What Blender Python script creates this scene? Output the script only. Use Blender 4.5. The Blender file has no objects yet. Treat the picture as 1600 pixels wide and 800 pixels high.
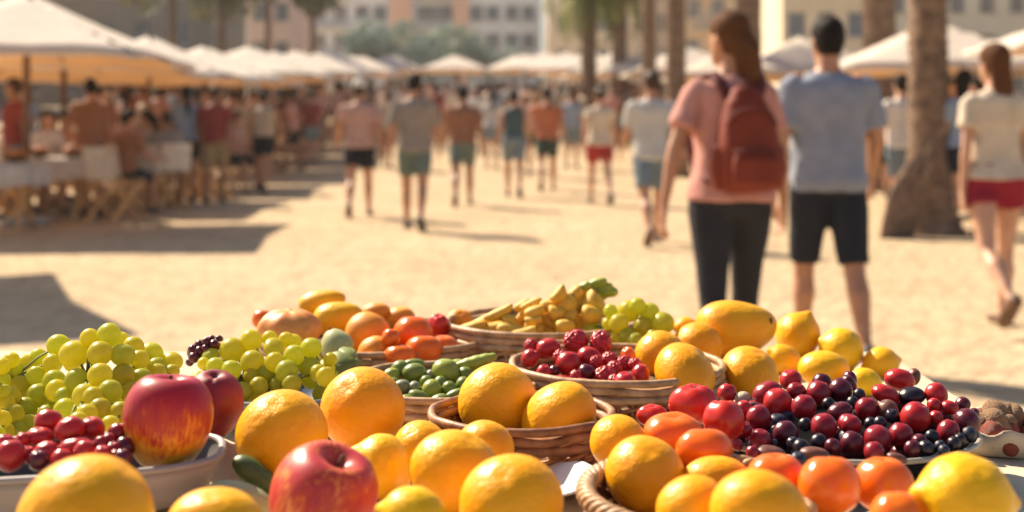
import bpy, math, random
from mathutils import Vector, Matrix, Euler, noise
random.seed(7)
PI = math.pi
rad = math.radians
SC = bpy.context.scene
COL = SC.collection

# ------------------------------------------------------------------ camera frame
F = 1930.0          # focal length in photo pixels (1600 wide)
HY = 190.0          # horizon row in the photo
CH = 1.20           # camera height above the plaza

def P(px, py, Y):
    return Vector(((px - 800.0) / F * Y, Y, CH - (py - HY) / F * Y))

def gz(y):
    """height of the gently rising plaza"""
    if y < 20: return 0.0
    if y < 26: return 0.045 * (y - 20) ** 2 / 12.0
    return 0.135 + 0.045 * (min(y, 68) - 26)

# ------------------------------------------------------------------ geometry helper
class Geo:
    def __init__(s):
        s.v = []; s.f = []; s.m = []
    def add(s, vs, fs, mi=0):
        o = len(s.v)
        s.v.extend([tuple(v) for v in vs])
        s.f.extend([tuple(i + o for i in f) for f in fs])
        s.m.extend([mi] * len(fs))
    def box(s, c, d, rot=None, mi=0):
        vs = []
        for x in (-.5, .5):
            for y in (-.5, .5):
                for z in (-.5, .5):
                    p = Vector((x * d[0], y * d[1], z * d[2]))
                    if rot is not None: p = rot @ p
                    vs.append(p + Vector(c))
        s.add(vs, [(0, 1, 3, 2), (4, 6, 7, 5), (0, 4, 5, 1), (2, 3, 7, 6), (0, 2, 6, 4), (1, 5, 7, 3)], mi)
    def loft(s, secs, n=14, p=2.0, cap=True, mi=0, closed=False):
        """secs: list of (centre, u, v)"""
        vs = []; fs = []
        e = 2.0 / p
        for c, u, v in secs:
            c = Vector(c); u = Vector(u); v = Vector(v)
            for k in range(n):
                a = 2 * PI * k / n
                ca, sa = math.cos(a), math.sin(a)
                if p != 2.0:
                    ca = math.copysign(abs(ca) ** e, ca); sa = math.copysign(abs(sa) ** e, sa)
                vs.append(c + u * ca + v * sa)
        m = len(secs)
        for i in range(m if closed else m - 1):
            a0 = i * n; b0 = ((i + 1) % m) * n
            for k in range(n):
                k2 = (k + 1) % n
                fs.append((a0 + k, a0 + k2, b0 + k2, b0 + k))
        if cap and not closed:
            ia = len(vs); vs.append(Vector(secs[0][0])); ib = len(vs); vs.append(Vector(secs[-1][0]))
            for k in range(n):
                k2 = (k + 1) % n
                fs.append((ia, k2, k)); fs.append((ib, (m - 1) * n + k, (m - 1) * n + k2))
        s.add(vs, fs, mi)
    def tube(s, pts, rs, n=10, cap=True, mi=0, closed=False, flat=1.0, up=None, roundend=False):
        pts = [Vector(p) for p in pts]
        if not hasattr(rs, '__len__'): rs = [rs] * len(pts)
        rs = list(rs)
        if roundend:
            d0 = (pts[0] - pts[1]).normalized(); d1 = (pts[-1] - pts[-2]).normalized()
            r0, r1 = rs[0], rs[-1]
            pts = [pts[0] + d0 * r0 * .95, pts[0] + d0 * r0 * .7] + pts + [pts[-1] + d1 * r1 * .7, pts[-1] + d1 * r1 * .95]
            rs = [r0 * .3, r0 * .71] + rs + [r1 * .71, r1 * .3]
        secs = []; m = len(pts)
        ref = Vector(up) if up is not None else None
        for i in range(m):
            if closed: t = pts[(i + 1) % m] - pts[i - 1]
            else: t = pts[min(i + 1, m - 1)] - pts[max(i - 1, 0)]
            t.normalize()
            if ref is None:
                ref = Vector((0, 0, 1)) if abs(t.z) < .9 else Vector((1, 0, 0))
            u = ref - t * ref.dot(t)
            if u.length < 1e-5: u = t.orthogonal()
            u.normalize(); w = t.cross(u)
            if up is None: ref = u
            secs.append((pts[i], u * rs[i], w * rs[i] * flat))
        s.loft(secs, n, cap=cap, mi=mi, closed=closed)
    def ball(s, c, r, n=14, m=9, rot=None, mi=0):
        if not hasattr(r, '__len__'): r = (r, r, r)
        vs = []; fs = []
        for i in range(1, m):
            a = PI * i / m
            for k in range(n):
                b = 2 * PI * k / n
                p = Vector((r[0] * math.sin(a) * math.cos(b), r[1] * math.sin(a) * math.sin(b), r[2] * math.cos(a)))
                if rot is not None: p = rot @ p
                vs.append(p + Vector(c))
        t = Vector((0, 0, r[2])); bt = Vector((0, 0, -r[2]))
        if rot is not None: t = rot @ t; bt = rot @ bt
        it = len(vs); vs.append(Vector(c) + t); ib = len(vs); vs.append(Vector(c) + bt)
        for k in range(n):
            k2 = (k + 1) % n
            fs.append((it, k, k2)); fs.append((ib, (m - 2) * n + k2, (m - 2) * n + k))
            for i in range(m - 2):
                fs.append((i * n + k, (i + 1) * n + k, (i + 1) * n + k2, i * n + k2))
        s.add(vs, fs, mi)
    def mesh(s, name, mats, smooth=True):
        me = bpy.data.meshes.new(name)
        me.from_pydata(s.v, [], s.f)
        if not isinstance(mats, (list, tuple)): mats = [mats]
        for m in mats: me.materials.append(m)
        if len(mats) > 1: me.polygons.foreach_set('material_index', s.m)
        me.update()
        if smooth: me.shade_smooth()
        return me

def link(name, me, parent=None):
    o = bpy.data.objects.new(name, me); COL.objects.link(o)
    if parent is not None: o.parent = parent
    return o
def obj(name, g, mats, parent=None, smooth=True):
    return link(name, g.mesh(name, mats, smooth), parent)
def tag(o, label, cat, group=None):
    o['label'] = label; o['category'] = cat
    if group: o['group'] = group
    return o
def thing(name, label, cat, loc=(0, 0, 0), rz=0, group=None):
    o = bpy.data.objects.new(name, None); COL.objects.link(o)
    o.location = loc; o.rotation_euler = (0, 0, rz); o.empty_display_size = .1
    return tag(o, label, cat, group)
def kind(o, k):
    o['kind'] = k; return o
def copy_tree(o, parent=None):
    c = o.copy(); COL.objects.link(c)
    if parent is not None: c.parent = parent
    for ch in o.children: copy_tree(ch, c)
    return c
def autosmooth(o, ang=35):
    """flat-shaded hard edges on a smooth mesh"""
    me = o.data
    me.shade_smooth()
    try: me.set_sharp_from_angle(angle=rad(ang))
    except Exception: pass
    return o
def bevel(o, w=.006, seg=2):
    m = o.modifiers.new('bevel', 'BEVEL'); m.width = w; m.segments = seg; m.limit_method = 'ANGLE'
    autosmooth(o); return o

RS = None
VQ = 1.0
def remesh(g, vox, smooth=4, name='m', mats=None, wrinkle=0, wscale=9.0):
    """union of closed lofts -> one continuous smooth surface"""
    global RS
    if RS is None: RS = bpy.data.scenes.new('remesh_work')
    me = g.mesh('tmp', [], False)
    ob = bpy.data.objects.new('tmp', me); RS.collection.objects.link(ob)
    r = ob.modifiers.new('r', 'REMESH'); r.mode = 'VOXEL'; r.voxel_size = vox * VQ
    s = ob.modifiers.new('s', 'SMOOTH'); s.iterations = smooth; s.factor = .5
    RS.view_layers[0].update(); dg = RS.view_layers[0].depsgraph
    out = bpy.data.meshes.new_from_object(ob.evaluated_get(dg))
    bpy.data.objects.remove(ob); bpy.data.meshes.remove(me)
    out.name = name
    out.materials.clear()
    for m in (mats if isinstance(mats, (list, tuple)) else [mats]): out.materials.append(m)
    if wrinkle:
        seed = Vector((random.random() * 50, random.random() * 50, random.random() * 50))
        for v in out.vertices:
            q = Vector((v.co.x * wscale, v.co.y * wscale, v.co.z * wscale * .6)) + seed
            d = noise.noise(q) + .5 * noise.noise(q * 2.3)
            v.co += v.normal * d * wrinkle
    out.shade_smooth()
    return out

# ------------------------------------------------------------------ materials
def mat(name):
    m = bpy.data.materials.new(name); m.use_nodes = True
    nt = m.node_tree; b = nt.nodes['Principled BSDF']
    return m, nt, b
def N(nt, t, **kw):
    n = nt.nodes.new(t)
    for k, v in kw.items():
        if k in n.inputs: n.inputs[k].default_value = v
        else: setattr(n, k, v)
    return n
def ramp(nt, fac, stops):
    r = nt.nodes.new('ShaderNodeValToRGB')
    el = r.color_ramp.elements
    while len(el) > 1: el.remove(el[0])
    el[0].position = stops[0][0]; el[0].color = (*stops[0][1], 1)
    for p, c in stops[1:]:
        e = el.new(p); e.color = (*c, 1)
    nt.links.new(fac, r.inputs['Fac'])
    return r.outputs['Color']
def coords(nt, scale=(1, 1, 1), vary=True):
    tc = nt.nodes.new('ShaderNodeTexCoord')
    mp = nt.nodes.new('ShaderNodeMapping'); mp.inputs['Scale'].default_value = scale
    nt.links.new(tc.outputs['Object'], mp.inputs['Vector'])
    if vary:
        oi = nt.nodes.new('ShaderNodeObjectInfo')
        ml = nt.nodes.new('ShaderNodeMath'); ml.operation = 'MULTIPLY'; ml.inputs[1].default_value = 37.0
        nt.links.new(oi.outputs['Random'], ml.inputs[0])
        nt.links.new(ml.outputs[0], mp.inputs['Location'])
    return mp.outputs['Vector']
def addbump(nt, b, height, strength=.3, dist=.01, prev=None):
    bp = nt.nodes.new('ShaderNodeBump'); bp.inputs['Strength'].default_value = strength; bp.inputs['Distance'].default_value = dist
    nt.links.new(height, bp.inputs['Height'])
    if prev is not None: nt.links.new(prev, bp.inputs['Normal'])
    nt.links.new(bp.outputs['Normal'], b.inputs['Normal'])
    return bp.outputs['Normal']
def simple(name, c1, c2=None, scale=6.0, rough=.6, bump=0.0, bscale=40.0, bdist=.01, spec=.5, stretch=(1, 1, 1), sss=0.0, sssr=.01, metal=0.0, detail=4.0):
    m, nt, b = mat(name)
    b.inputs['Roughness'].default_value = rough
    b.inputs['Specular IOR Level'].default_value = spec
    b.inputs['Metallic'].default_value = metal
    co = coords(nt, stretch)
    if c2 is None: c2 = tuple(x * .75 for x in c1)
    n = N(nt, 'ShaderNodeTexNoise', Scale=scale, Detail=detail); nt.links.new(co, n.inputs['Vector'])
    nt.links.new(ramp(nt, n.outputs['Fac'], [(.32, c2), (.68, c1)]), b.inputs['Base Color'])
    if bump:
        n2 = N(nt, 'ShaderNodeTexNoise', Scale=bscale, Detail=3.0); nt.links.new(co, n2.inputs['Vector'])
        addbump(nt, b, n2.outputs['Fac'], bump, bdist)
    if sss:
        b.inputs['Subsurface Weight'].default_value = sss
        b.inputs['Subsurface Radius'].default_value = (1.0, .5, .15)
        b.inputs['Subsurface Scale'].default_value = sssr
    return m

def translucent(m, col, w):
    nt = m.node_tree; b = nt.nodes['Principled BSDF']; out = nt.nodes['Material Output']
    t = nt.nodes.new('ShaderNodeBsdfTranslucent'); t.inputs['Color'].default_value = (*col, 1)
    mx = nt.nodes.new('ShaderNodeMixShader'); mx.inputs[0].default_value = w
    nt.links.new(b.outputs[0], mx.inputs[1]); nt.links.new(t.outputs[0], mx.inputs[2])
    nt.links.new(mx.outputs[0], out.inputs['Surface'])
    return m

def citrus(name, c1, c2, pore=60.0, rough=.34, tint=None):
    m, nt, b = mat(name)
    b.inputs['Roughness'].default_value = rough
    b.inputs['Specular IOR Level'].default_value = .32
    b.inputs['Subsurface Weight'].default_value = .06
    b.inputs['Subsurface Radius'].default_value = (1.0, .45, .08)
    b.inputs['Subsurface Scale'].default_value = .003
    co = coords(nt)
    n = N(nt, 'ShaderNodeTexNoise', Scale=1.6, Detail=5.0); nt.links.new(co, n.inputs['Vector'])
    col = ramp(nt, n.outputs['Fac'], [(.3, c2), (.7, c1)])
    # small pale flecks and scuffs of the rind
    n3 = N(nt, 'ShaderNodeTexNoise', Scale=7.0, Detail=6.0, Roughness=.75); nt.links.new(co, n3.inputs['Vector'])
    fl = ramp(nt, n3.outputs['Fac'], [(.62, (0, 0, 0)), (.72, (1, 1, 1))])
    mx = nt.nodes.new('ShaderNodeMix'); mx.data_type = 'RGBA'
    nt.links.new(col, mx.inputs['A']); mx.inputs['B'].default_value = (*(tint or (c1[0] * 1.05, c1[1] * 1.25, c1[2] * 2.5)), 1)
    ml = nt.nodes.new('ShaderNodeMath'); ml.operation = 'MULTIPLY'; ml.inputs[1].default_value = .16
    nt.links.new(fl, ml.inputs[0]); nt.links.new(ml.outputs[0], mx.inputs['Factor'])
    oi = nt.nodes.new('ShaderNodeObjectInfo'); hsv = nt.nodes.new('ShaderNodeHueSaturation')
    mr = nt.nodes.new('ShaderNodeMapRange'); mr.inputs['To Min'].default_value = .490; mr.inputs['To Max'].default_value = .508
    nt.links.new(oi.outputs['Random'], mr.inputs['Value']); nt.links.new(mr.outputs[0], hsv.inputs['Hue'])
    nt.links.new(mx.outputs['Result'], hsv.inputs['Color']); nt.links.new(hsv.outputs[0], b.inputs['Base Color'])
    v = N(nt, 'ShaderNodeTexVoronoi', Scale=pore / 2.9); nt.links.new(co, v.inputs['Vector'])
    hp = ramp(nt, v.outputs['Distance'], [(.0, (0, 0, 0)), (.35, (1, 1, 1))])
    nn = addbump(nt, b, hp, .22, .013)
    n4 = N(nt, 'ShaderNodeTexNoise', Scale=5.0, Detail=3.0); nt.links.new(co, n4.inputs['Vector'])
    addbump(nt, b, n4.outputs['Fac'], .10, .04, nn)
    return m
# ------------------------------------------------------------------ people
M_SKIN = [simple('skin_tan', (.50, .25, .14), (.42, .20, .11), 14, .5, .1, 60, .002, sss=.15, sssr=.01),
          simple('skin_fair', (.60, .34, .22), (.52, .27, .17), 14, .5, .1, 60, .002, sss=.15, sssr=.01),
          simple('skin_brown', (.36, .17, .09), (.30, .14, .07), 14, .5, .1, 60, .002, sss=.12, sssr=.01)]
CLOTH = {}
def cloth(name, c):
    if name not in CLOTH:
        CLOTH[name] = simple('cloth_' + name, c, tuple(x * .82 for x in c), 11, .85, .35, 90, .004, spec=.2)
    return CLOTH[name]
C_ = dict(pink=(.60, .29, .24), dustypink=(.55, .33, .27), bluegrey=(.27, .30, .37), white=(.74, .70, .64), cream=(.66, .55, .42), beige=(.52, .40, .29),
          greybrown=(.30, .25, .21), terracotta=(.52, .17, .08), brown=(.30, .14, .08), teal=(.07, .11, .12), maroon=(.27, .05, .04), navy=(.022, .025, .035),
          charcoal=(.03, .03, .035), black=(.015, .015, .018), red=(.42, .045, .04), crimson=(.30, .02, .04), greengrey=(.15, .19, .16), slate=(.20, .25, .28),
          khaki=(.36, .27, .15), greyblue=(.30, .36, .45), lightgrey=(.55, .53, .50), darkgreen=(.06, .08, .06))
def cl(k): return cloth(k, C_[k])
HAIR = {'dark': simple('hair_dark', (.016, .010, .008), (.010, .007, .006), 30, .62, .5, 60, .01, spec=.12, stretch=(4, 4, .6)),
        'brown': simple('hair_brown', (.065, .028, .013), (.038, .016, .008), 30, .5, .5, 60, .01, spec=.28, stretch=(4, 4, .6)),
        'auburn': simple('hair_auburn', (.15, .060, .024), (.075, .030, .012), 30, .7, .5, 60, .01, spec=.1, stretch=(4, 4, .6)),
        'fair': simple('hair_fair', (.34, .20, .10), (.24, .13, .06), 30, .6, .5, 60, .01, spec=.15, stretch=(4, 4, .6))}
M_SHOE = {'brown': simple('leather_brown', (.16, .08, .04), None, 12, .5), 'white': simple('canvas_white', (.6, .57, .52), None, 12, .8), 'dark': simple('shoe_dark', (.04, .035, .03), None, 12, .6)}
M_CAP = simple('cap_white', (.75, .72, .66), None, 20, .9)

TOR_M = [(.845, .105, .085, -.005), (.875, .155, .108, -.012), (.93, .172, .122, -.018), (.99, .165, .113, -.010), (1.06, .152, .102, 0), (1.13, .150, .102, .005), (1.22, .164, .112, .005),
         (1.31, .182, .118, 0), (1.38, .188, .108, -.006), (1.425, .165, .088, -.012), (1.455, .115, .068, -.015), (1.48, .068, .060, -.012), (1.515, .056, .058, -.004), (1.57, .054, .057, .004)]
TOR_F = [(.845, .105, .085, -.005), (.875, .158, .112, -.016), (.93, .180, .128, -.024), (.99, .168, .113, -.014), (1.06, .134, .094, 0), (1.13, .124, .09, .005), (1.22, .140, .103, .008),
         (1.31, .155, .112, .006), (1.38, .158, .098, -.004), (1.425, .140, .080, -.012), (1.455, .098, .062, -.015), (1.48, .056, .052, -.012), (1.515, .046, .049, -.004), (1.57, .045, .05, .004)]

def person_meshes(h=1.75, female=False, pose=None, shirt=('bluegrey', .88, .16), bottom=('navy', .48), hair='short', hcol='dark', skin=0, shoes='dark', vox=.010, cap=False, bulk=1.0):
    """returns list of (name, mesh, parent index or None); figure faces +Y, feet on z = 0"""
    ps = dict(legL=(12, 8), legR=(-14, 10), armL=(-10, 8, 12), armR=(12, 8, 15), yaw=0, lean=0, nod=0)
    if pose: ps.update(pose)
    s = h / 1.75
    TOR = TOR_F if female else TOR_M
    hipx = .088 if female else .086
    shx = .158 if female else .188
    # ---- legs
    legs = []
    for side, k in ((-1, 'legL'), (1, 'legR')):
        a, kn = ps[k][0], ps[k][1]
        sp = ps[k][2] if len(ps[k]) > 2 else 1.5
        hip = Vector((side * hipx, -.01, .90))
        td = Vector((side * math.sin(rad(sp)), math.sin(rad(a)), -math.cos(rad(a))))
        td.normalize()
        knee = hip + td * .42
        sd = Vector((side * .01, math.sin(rad(a - kn)), -math.cos(rad(a - kn)))).normalized()
        ank = knee + sd * .40
        pitch = max(-60, min(25, (a - kn) * .9)) if (a - kn) < -12 else 0
        legs.append((side, hip, knee, ank, td, sd, pitch))
    low = min(l[3].z - .075 - (max(0, -math.sin(rad(l[6]))) * .12) for l in legs)
    dz = -low
    up = Vector((0, 0, dz))
    lean = rad(ps['lean'])
    piv = Vector((0, 0, .92))
    def T(v):      # upper body: lean about the hips
        v = Vector(v) - piv
        return Vector((v.x, v.y * math.cos(lean) + v.z * math.sin(lean), v.z * math.cos(lean) - v.y * math.sin(lean))) + piv + up
    def S(v): return Vector(v) * s
    body = Geo()
    def torso(g, z0, z1, ease, hemflare=0):
        secs = []
        zs = [t for t in TOR if z0 < t[0] < z1]
        def at(z):
            for a, b in zip(TOR, TOR[1:]):
                if a[0] <= z <= b[0]:
                    f = (z - a[0]) / (b[0] - a[0])
                    return tuple(a[i] + (b[i] - a[i]) * f for i in range(4))
            return TOR[0] if z < TOR[0][0] else TOR[-1]
        rows = [(z0,) + at(z0)[1:]] + zs + [(z1,) + at(z1)[1:]]
        if z0 < .93:      # garments hang straight from the widest part
            rows = [(r[0], max(r[1], .165) if r[0] < .93 and ease > 0 else r[1], max(r[2], .112) if r[0] < .93 and ease > 0 else r[2], r[3]) for r in rows]
        for z, rx, ry, cy in rows:
            e = ease
            if ease > 0 and 1.0 < z < 1.2: e = ease + .012
            if ease > 0 and z > 1.44: e = ease * .45
            secs.append((S(T((0, cy, z))), S(Vector(((rx + e) * bulk, 0, 0))), S(Vector((0, (ry + e) * bulk, 0)))))
        g.loft(secs, 20, 2.25)
    torso(body, .845, 1.57, 0)
    # ---- head
    yaw = rad(ps['yaw']); nod = rad(ps['nod'])
    hc = Vector((0, .012, 1.635))
    HR = Matrix.Rotation(yaw, 3, 'Z') @ Matrix.Rotation(-nod, 3, 'X')
    def Hd(v): return S(T(hc + HR @ Vector(v)))
    hs = []
    for z, rx, ry, cy in [(-.118, .022, .02, .055), (-.108, .040, .045, .036), (-.085, .056, .068, .018), (-.05, .066, .085, .004), (-.01, .072, .094, -.004), (.03, .075, .098, -.008), (.065, .070, .092, -.010), (.092, .055, .075, -.012), (.11, .030, .045, -.012), (.116, .01, .012, -.012)]:
        hs.append((Hd((0, cy, z)), S(HR @ Vector((rx, 0, 0))), S(HR @ Vector((0, ry, 0)))))
    body.loft(hs, 18)
    body.loft([(Hd((0, .082, .012)), S(HR @ Vector((.006, 0, 0))), S(HR @ Vector((0, .010, .004)))), (Hd((0, .092, -.012)), S(HR @ Vector((.010, 0, 0))), S(HR @ Vector((0, .012, .004)))), (Hd((0, .098, -.036)), S(HR @ Vector((.014, 0, 0))), S(HR @ Vector((0, .014, .002)))), (Hd((0, .086, -.046)), S(HR @ Vector((.012, 0, 0))), S(HR @ Vector((0, .008, 0))))], 8)   # nose
    body.ball(Hd((0, .078, -.068)), Vector((.022, .012, .010)) * s, 10, 6, HR)          # lips
    body.ball(Hd((0, .078, .028)), Vector((.046, .012, .010)) * s, 10, 6, HR)           # brow
    for e in (-1, 1):
        body.ball(Hd((e * .076, -.008, -.012)), Vector((.010, .018, .030)) * s, 8, 6, HR)  # ears
    # neck joins head
    body.loft([(S(T((0, -.012, 1.46))), S(Vector((.062 if not female else .05, 0, 0))), S(Vector((0, .06, 0)))), (Hd((0, -.016, -.05)), S(Vector((.052 if not female else .044, 0, 0))), S(Vector((0, .055, 0))))], 14)
    # ---- legs, feet
    for side, hip, knee, ank, td, sd, pitch in legs:
        H_, K_, A_ = hip + up, knee + up, ank + up
        fs = .94 if female else 1.0
        mid = H_.lerp(K_, .45)
        back = Vector((0, -.016, 0))
        tks = 1.06 if female else 1.0
        body.tube([S(H_ + Vector((0, 0, .03))), S(H_ - Vector((0, 0, .02))), S(mid), S(H_.lerp(K_, .82)), S(K_), S(K_.lerp(A_, .14)), S(K_.lerp(A_, .34) + back), S(K_.lerp(A_, .62) + back * .5), S(K_.lerp(A_, .9)), S(A_)],
                  [x * s * fs for x in (.088 * tks, .092 * tks, .078 * tks, .060, .055, .053, .058, .044, .034, .035)], 14, roundend=True)
        R = Matrix.Rotation(rad(pitch), 3, 'X')
        def Ft(v): return S(A_ + R @ Vector(v))
        body.loft([(Ft((0, -.062, -.045)), S(R @ Vector((.018, 0, 0))), S(R @ Vector((0, 0, .022)))), (Ft((0, -.045, -.038)), S(R @ Vector((.032, 0, 0))), S(R @ Vector((0, 0, .036)))), (Ft((0, 0, -.030)), S(R @ Vector((.034, 0, 0))), S(R @ Vector((0, 0, .045)))),
                   (Ft((side * .006, .07, -.046)), S(R @ Vector((.040, 0, 0))), S(R @ Vector((0, 0, .029)))), (Ft((side * .008, .13, -.056)), S(R @ Vector((.044, 0, 0))), S(R @ Vector((0, 0, .018)))), (Ft((side * .004, .172, -.060)), S(R @ Vector((.026, 0, 0))), S(R @ Vector((0, 0, .011))))], 12)
    # ---- arms, hands
    arms = []
    for side, k in ((-1, 'armL'), (1, 'armR')):
        sw, ab, el = [rad(x) for x in ps[k][:3]]
        sh = Vector((side * shx * bulk, -.012, 1.405))
        ud = Vector((side * math.sin(ab), math.sin(sw) * math.cos(ab), -math.cos(sw) * math.cos(ab))).normalized()
        elb = sh + ud * .285
        fd = Vector((side * math.sin(ab) * .55, math.sin(sw + el), -math.cos(sw + el))).normalized()
        wr = elb + fd * .245
        arms.append((side, T(sh), T(elb), T(wr)))
        a_, e_, w_ = T(sh), T(elb), T(wr)
        k2 = .84 if female else 1.0
        inn = Vector((-side * .02, 0, .012))
        body.tube([S(a_ + inn), S(a_ + (e_ - a_) * .12), S(a_.lerp(e_, .45)), S(a_.lerp(e_, .85)), S(e_), S(e_.lerp(w_, .25)), S(e_.lerp(w_, .65)), S(w_)],
                  [x * s * k2 for x in (.054, .055, .048, .040, .038, .040, .031, .025)], 12, roundend=True)
        fdw = (w_ - e_).normalized()
        fwd = Vector((0, 1, 0)); fwd = (fwd - fdw * fwd.dot(fdw)).normalized()
        inn2 = fdw.cross(fwd) ; 
        if inn2.x * side > 0: inn2 = -inn2        # palm side, towards the body
        hs_ = .9 if female else 1.0
        def Hn(a, b, c): return S(w_ + fdw * a * hs_ + fwd * b * hs_ + inn2 * c * hs_)
        body.loft([(Hn(-.01, 0, 0), S(fwd * .024), S(inn2 * .018)), (Hn(.03, .002, .002), S(fwd * .034 * hs_), S(inn2 * .016)), (Hn(.075, .0, .006), S(fwd * .041 * hs_), S(inn2 * .014)), (Hn(.098, -.002, .010), S(fwd * .036 * hs_), S(inn2 * .010))], 12)
        for i, (off, ln) in enumerate([(.030, .070), (.010, .080), (-.011, .074), (-.031, .058)]):
            body.tube([Hn(.080, off * .85, .006), Hn(.096 + ln * .42, off * 1.08, .012), Hn(.094 + ln * .76, off * 1.1, .026), Hn(.090 + ln * .98, off * 1.1, .044)], [.0098 * s, .0094 * s, .0086 * s, .0075 * s], 8, roundend=True)
        body.tube([Hn(.020, .022, .006), Hn(.052, .050, .016), Hn(.084, .058, .026), Hn(.106, .056, .034)], [.014 * s, .0115 * s, .010 * s, .0085 * s], 8, roundend=True)
    out = [('body', remesh(body, vox, 3, 'body', M_SKIN[skin]))]
    cv = max(vox, .013)
    # ---- bottoms
    if bottom:
        g = Geo()
        bc, ln = bottom[0], bottom[1]
        tight = len(bottom) > 2 and bottom[2]
        e = .007 if tight else .016
        torso(g, .85, 1.035, e * .8)
        for side, hip, knee, ank, td, sd, pitch in legs:
            H_, K_, A_ = hip + up, knee + up, ank + up
            tks = 1.06 if female else 1.0
            pts = [S(H_ + Vector((0, 0, .04))), S(H_ - Vector((0, 0, .03)))]; rs = [(.088 * tks + e) * s, (.093 * tks + e * 1.1) * s]
            prof = [(.30, .083 * tks), (.6, .070), (.85, .060), (1.0, .056), (1.14, .054), (1.34, .060), (1.62, .046), (1.88, .037)]
            end = (1.0 - (ln - .48) / .42) if ln >= .48 else 1.0 + (.48 - ln) / .40
            back = Vector((0, -.014, 0))
            for q, r in prof:
                if q < end - .03:
                    p_ = H_.lerp(K_, q) if q <= 1 else K_.lerp(A_, q - 1) + back * (1 if 1.2 < q < 1.7 else 0)
                    pts.append(S(p_)); rs.append((r * (1 if tight else 1.06) + e) * s)
            q = end; p_ = H_.lerp(K_, q) if q <= 1 else K_.lerp(A_, q - 1)
            rr = [r for qq, r in prof if qq <= q + .2][-1]
            pts.append(S(p_)); rs.append((rr + (e if tight else e + .010)) * s)
            g.tube(pts, rs, 16)
        nm = 'leggings' if ln < .3 else 'shorts'
        out.append((nm, remesh(g, cv, 3, nm, cl(bc), .003 if tight else .006, 12)))
    # ---- shirt
    if shirt:
        g = Geo()
        sc_, hem, slv = shirt[:3]
        e = shirt[3] if len(shirt) > 3 else .020
        torso(g, hem, 1.47, e)
        if slv > 0:
            for side, a_, e_, w_ in arms:
                k2 = .86 if female else 1.0
                d = (e_ - a_).normalized()
                inn = Vector((-side * .04, 0, .014))
                L = min(slv, .28)
                pts = [S(a_ + inn), S(a_ + d * .02), S(a_ + d * L * .6), S(a_ + d * L)]
                rs = [(.052 * k2 + e * .6) * s, (.056 * k2 + e * .7) * s, (.052 * k2 + e * .85) * s, (.049 * k2 + e * 1.1) * s]
                if slv > .3:
                    pts += [S(e_), S(e_.lerp(w_, .5)), S(e_.lerp(w_, .95))]; rs += [.05 * s, .045 * s, .036 * s]
                g.tube(pts, rs, 14)
        out.append(('shirt', remesh(g, cv, 4, 'shirt', cl(sc_), .007, 10)))
    # ---- hair
    g = Geo()
    hv = min(vox, .012)
    if hair != 'none':
        for z, rx, ry, cy in [(0, 0, 0, 0)]:
            pass
        top = [(-.075, .052, .050, -.045), (-.05, .066, .066, -.040), (-.01, .078, .088, -.026), (.03, .083, .101, -.016), (.07, .078, .098, -.014), (.10, .062, .080, -.014), (.122, .036, .05, -.014), (.130, .01, .014, -.014)]
        if hair == 'short': top = top[0:]
        if hair in ('long', 'ponytail'): top = [(t[0], t[1] + .006, t[2] + .006, t[3] - .004) for t in top]
        g.loft([(Hd((0, cy, z)), S(HR @ Vector((rx, 0, 0))), S(HR @ Vector((0, ry, 0)))) for z, rx, ry, cy in top], 18)
        if hair == 'ponytail':
            g.tube([Hd((0, -.10, .03)), Hd((0, -.135, .015)), Hd((.008, -.150, -.05)), Hd((.012, -.142, -.14)), Hd((.016, -.135, -.24)), Hd((.016, -.130, -.32)), Hd((.014, -.128, -.38))], [.030 * s, .033 * s, .040 * s, .042 * s, .036 * s, .024 * s, .008 * s], 10, roundend=True)
        if hair == 'long':
            g.loft([(Hd((0, -.05, .02)), S(HR @ Vector((.07, 0, 0))), S(HR @ Vector((0, .05, 0)))), (Hd((0, -.075, -.08)), S(HR @ Vector((.075, 0, 0))), S(HR @ Vector((0, .045, 0)))), (Hd((0.01, -.085, -.17)), S(HR @ Vector((.070, 0, 0))), S(HR @ Vector((0, .035, 0)))), (Hd((.015, -.095, -.25)), S(HR @ Vector((.048, 0, 0))), S(HR @ Vector((0, .024, 0)))), (Hd((.018, -.10, -.30)), S(HR @ Vector((.018, 0, 0))), S(HR @ Vector((0, .012, 0))))], 16)
        if hair == 'loosetail':      # gathered low, thick tail over the nape
            g.tube([Hd((0, -.085, -.01)), Hd((.01, -.112, -.06)), Hd((.018, -.118, -.13)), Hd((.024, -.118, -.20)), Hd((.026, -.118, -.27)), Hd((.026, -.116, -.33))], [.055 * s, .060 * s, .052 * s, .042 * s, .028 * s, .008 * s], 12, roundend=True)
        if hair == 'bun':
            g.ball(Hd((0, -.125, .045)), .042 * s, 12, 8)
        out.append(('hair', remesh(g, hv, 3, 'hair', HAIR[hcol], .004, 30)))
    if cap:
        g = Geo()
        g.loft([(Hd((0, -.014, .035)), S(HR @ Vector((.092, 0, 0))), S(HR @ Vector((0, .114, 0)))), (Hd((0, -.014, .08)), S(HR @ Vector((.088, 0, 0))), S(HR @ Vector((0, .108, 0)))), (Hd((0, -.014, .12)), S(HR @ Vector((.064, 0, 0))), S(HR @ Vector((0, .08, 0)))), (Hd((0, -.014, .142)), S(HR @ Vector((.02, 0, 0))), S(HR @ Vector((0, .026, 0))))], 20)
        g.loft([(Hd((0, .07, .045)), S(HR @ Vector((.075, 0, 0))), S(HR @ Vector((0, .04, .004)))), (Hd((0, .115, .034)), S(HR @ Vector((.068, 0, 0))), S(HR @ Vector((0, .045, .004)))), (Hd((0, .16, .022)), S(HR @ Vector((.04, 0, 0))), S(HR @ Vector((0, .012, .002))))], 14)
        out.append(('cap', g.mesh('cap', M_CAP)))
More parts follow.
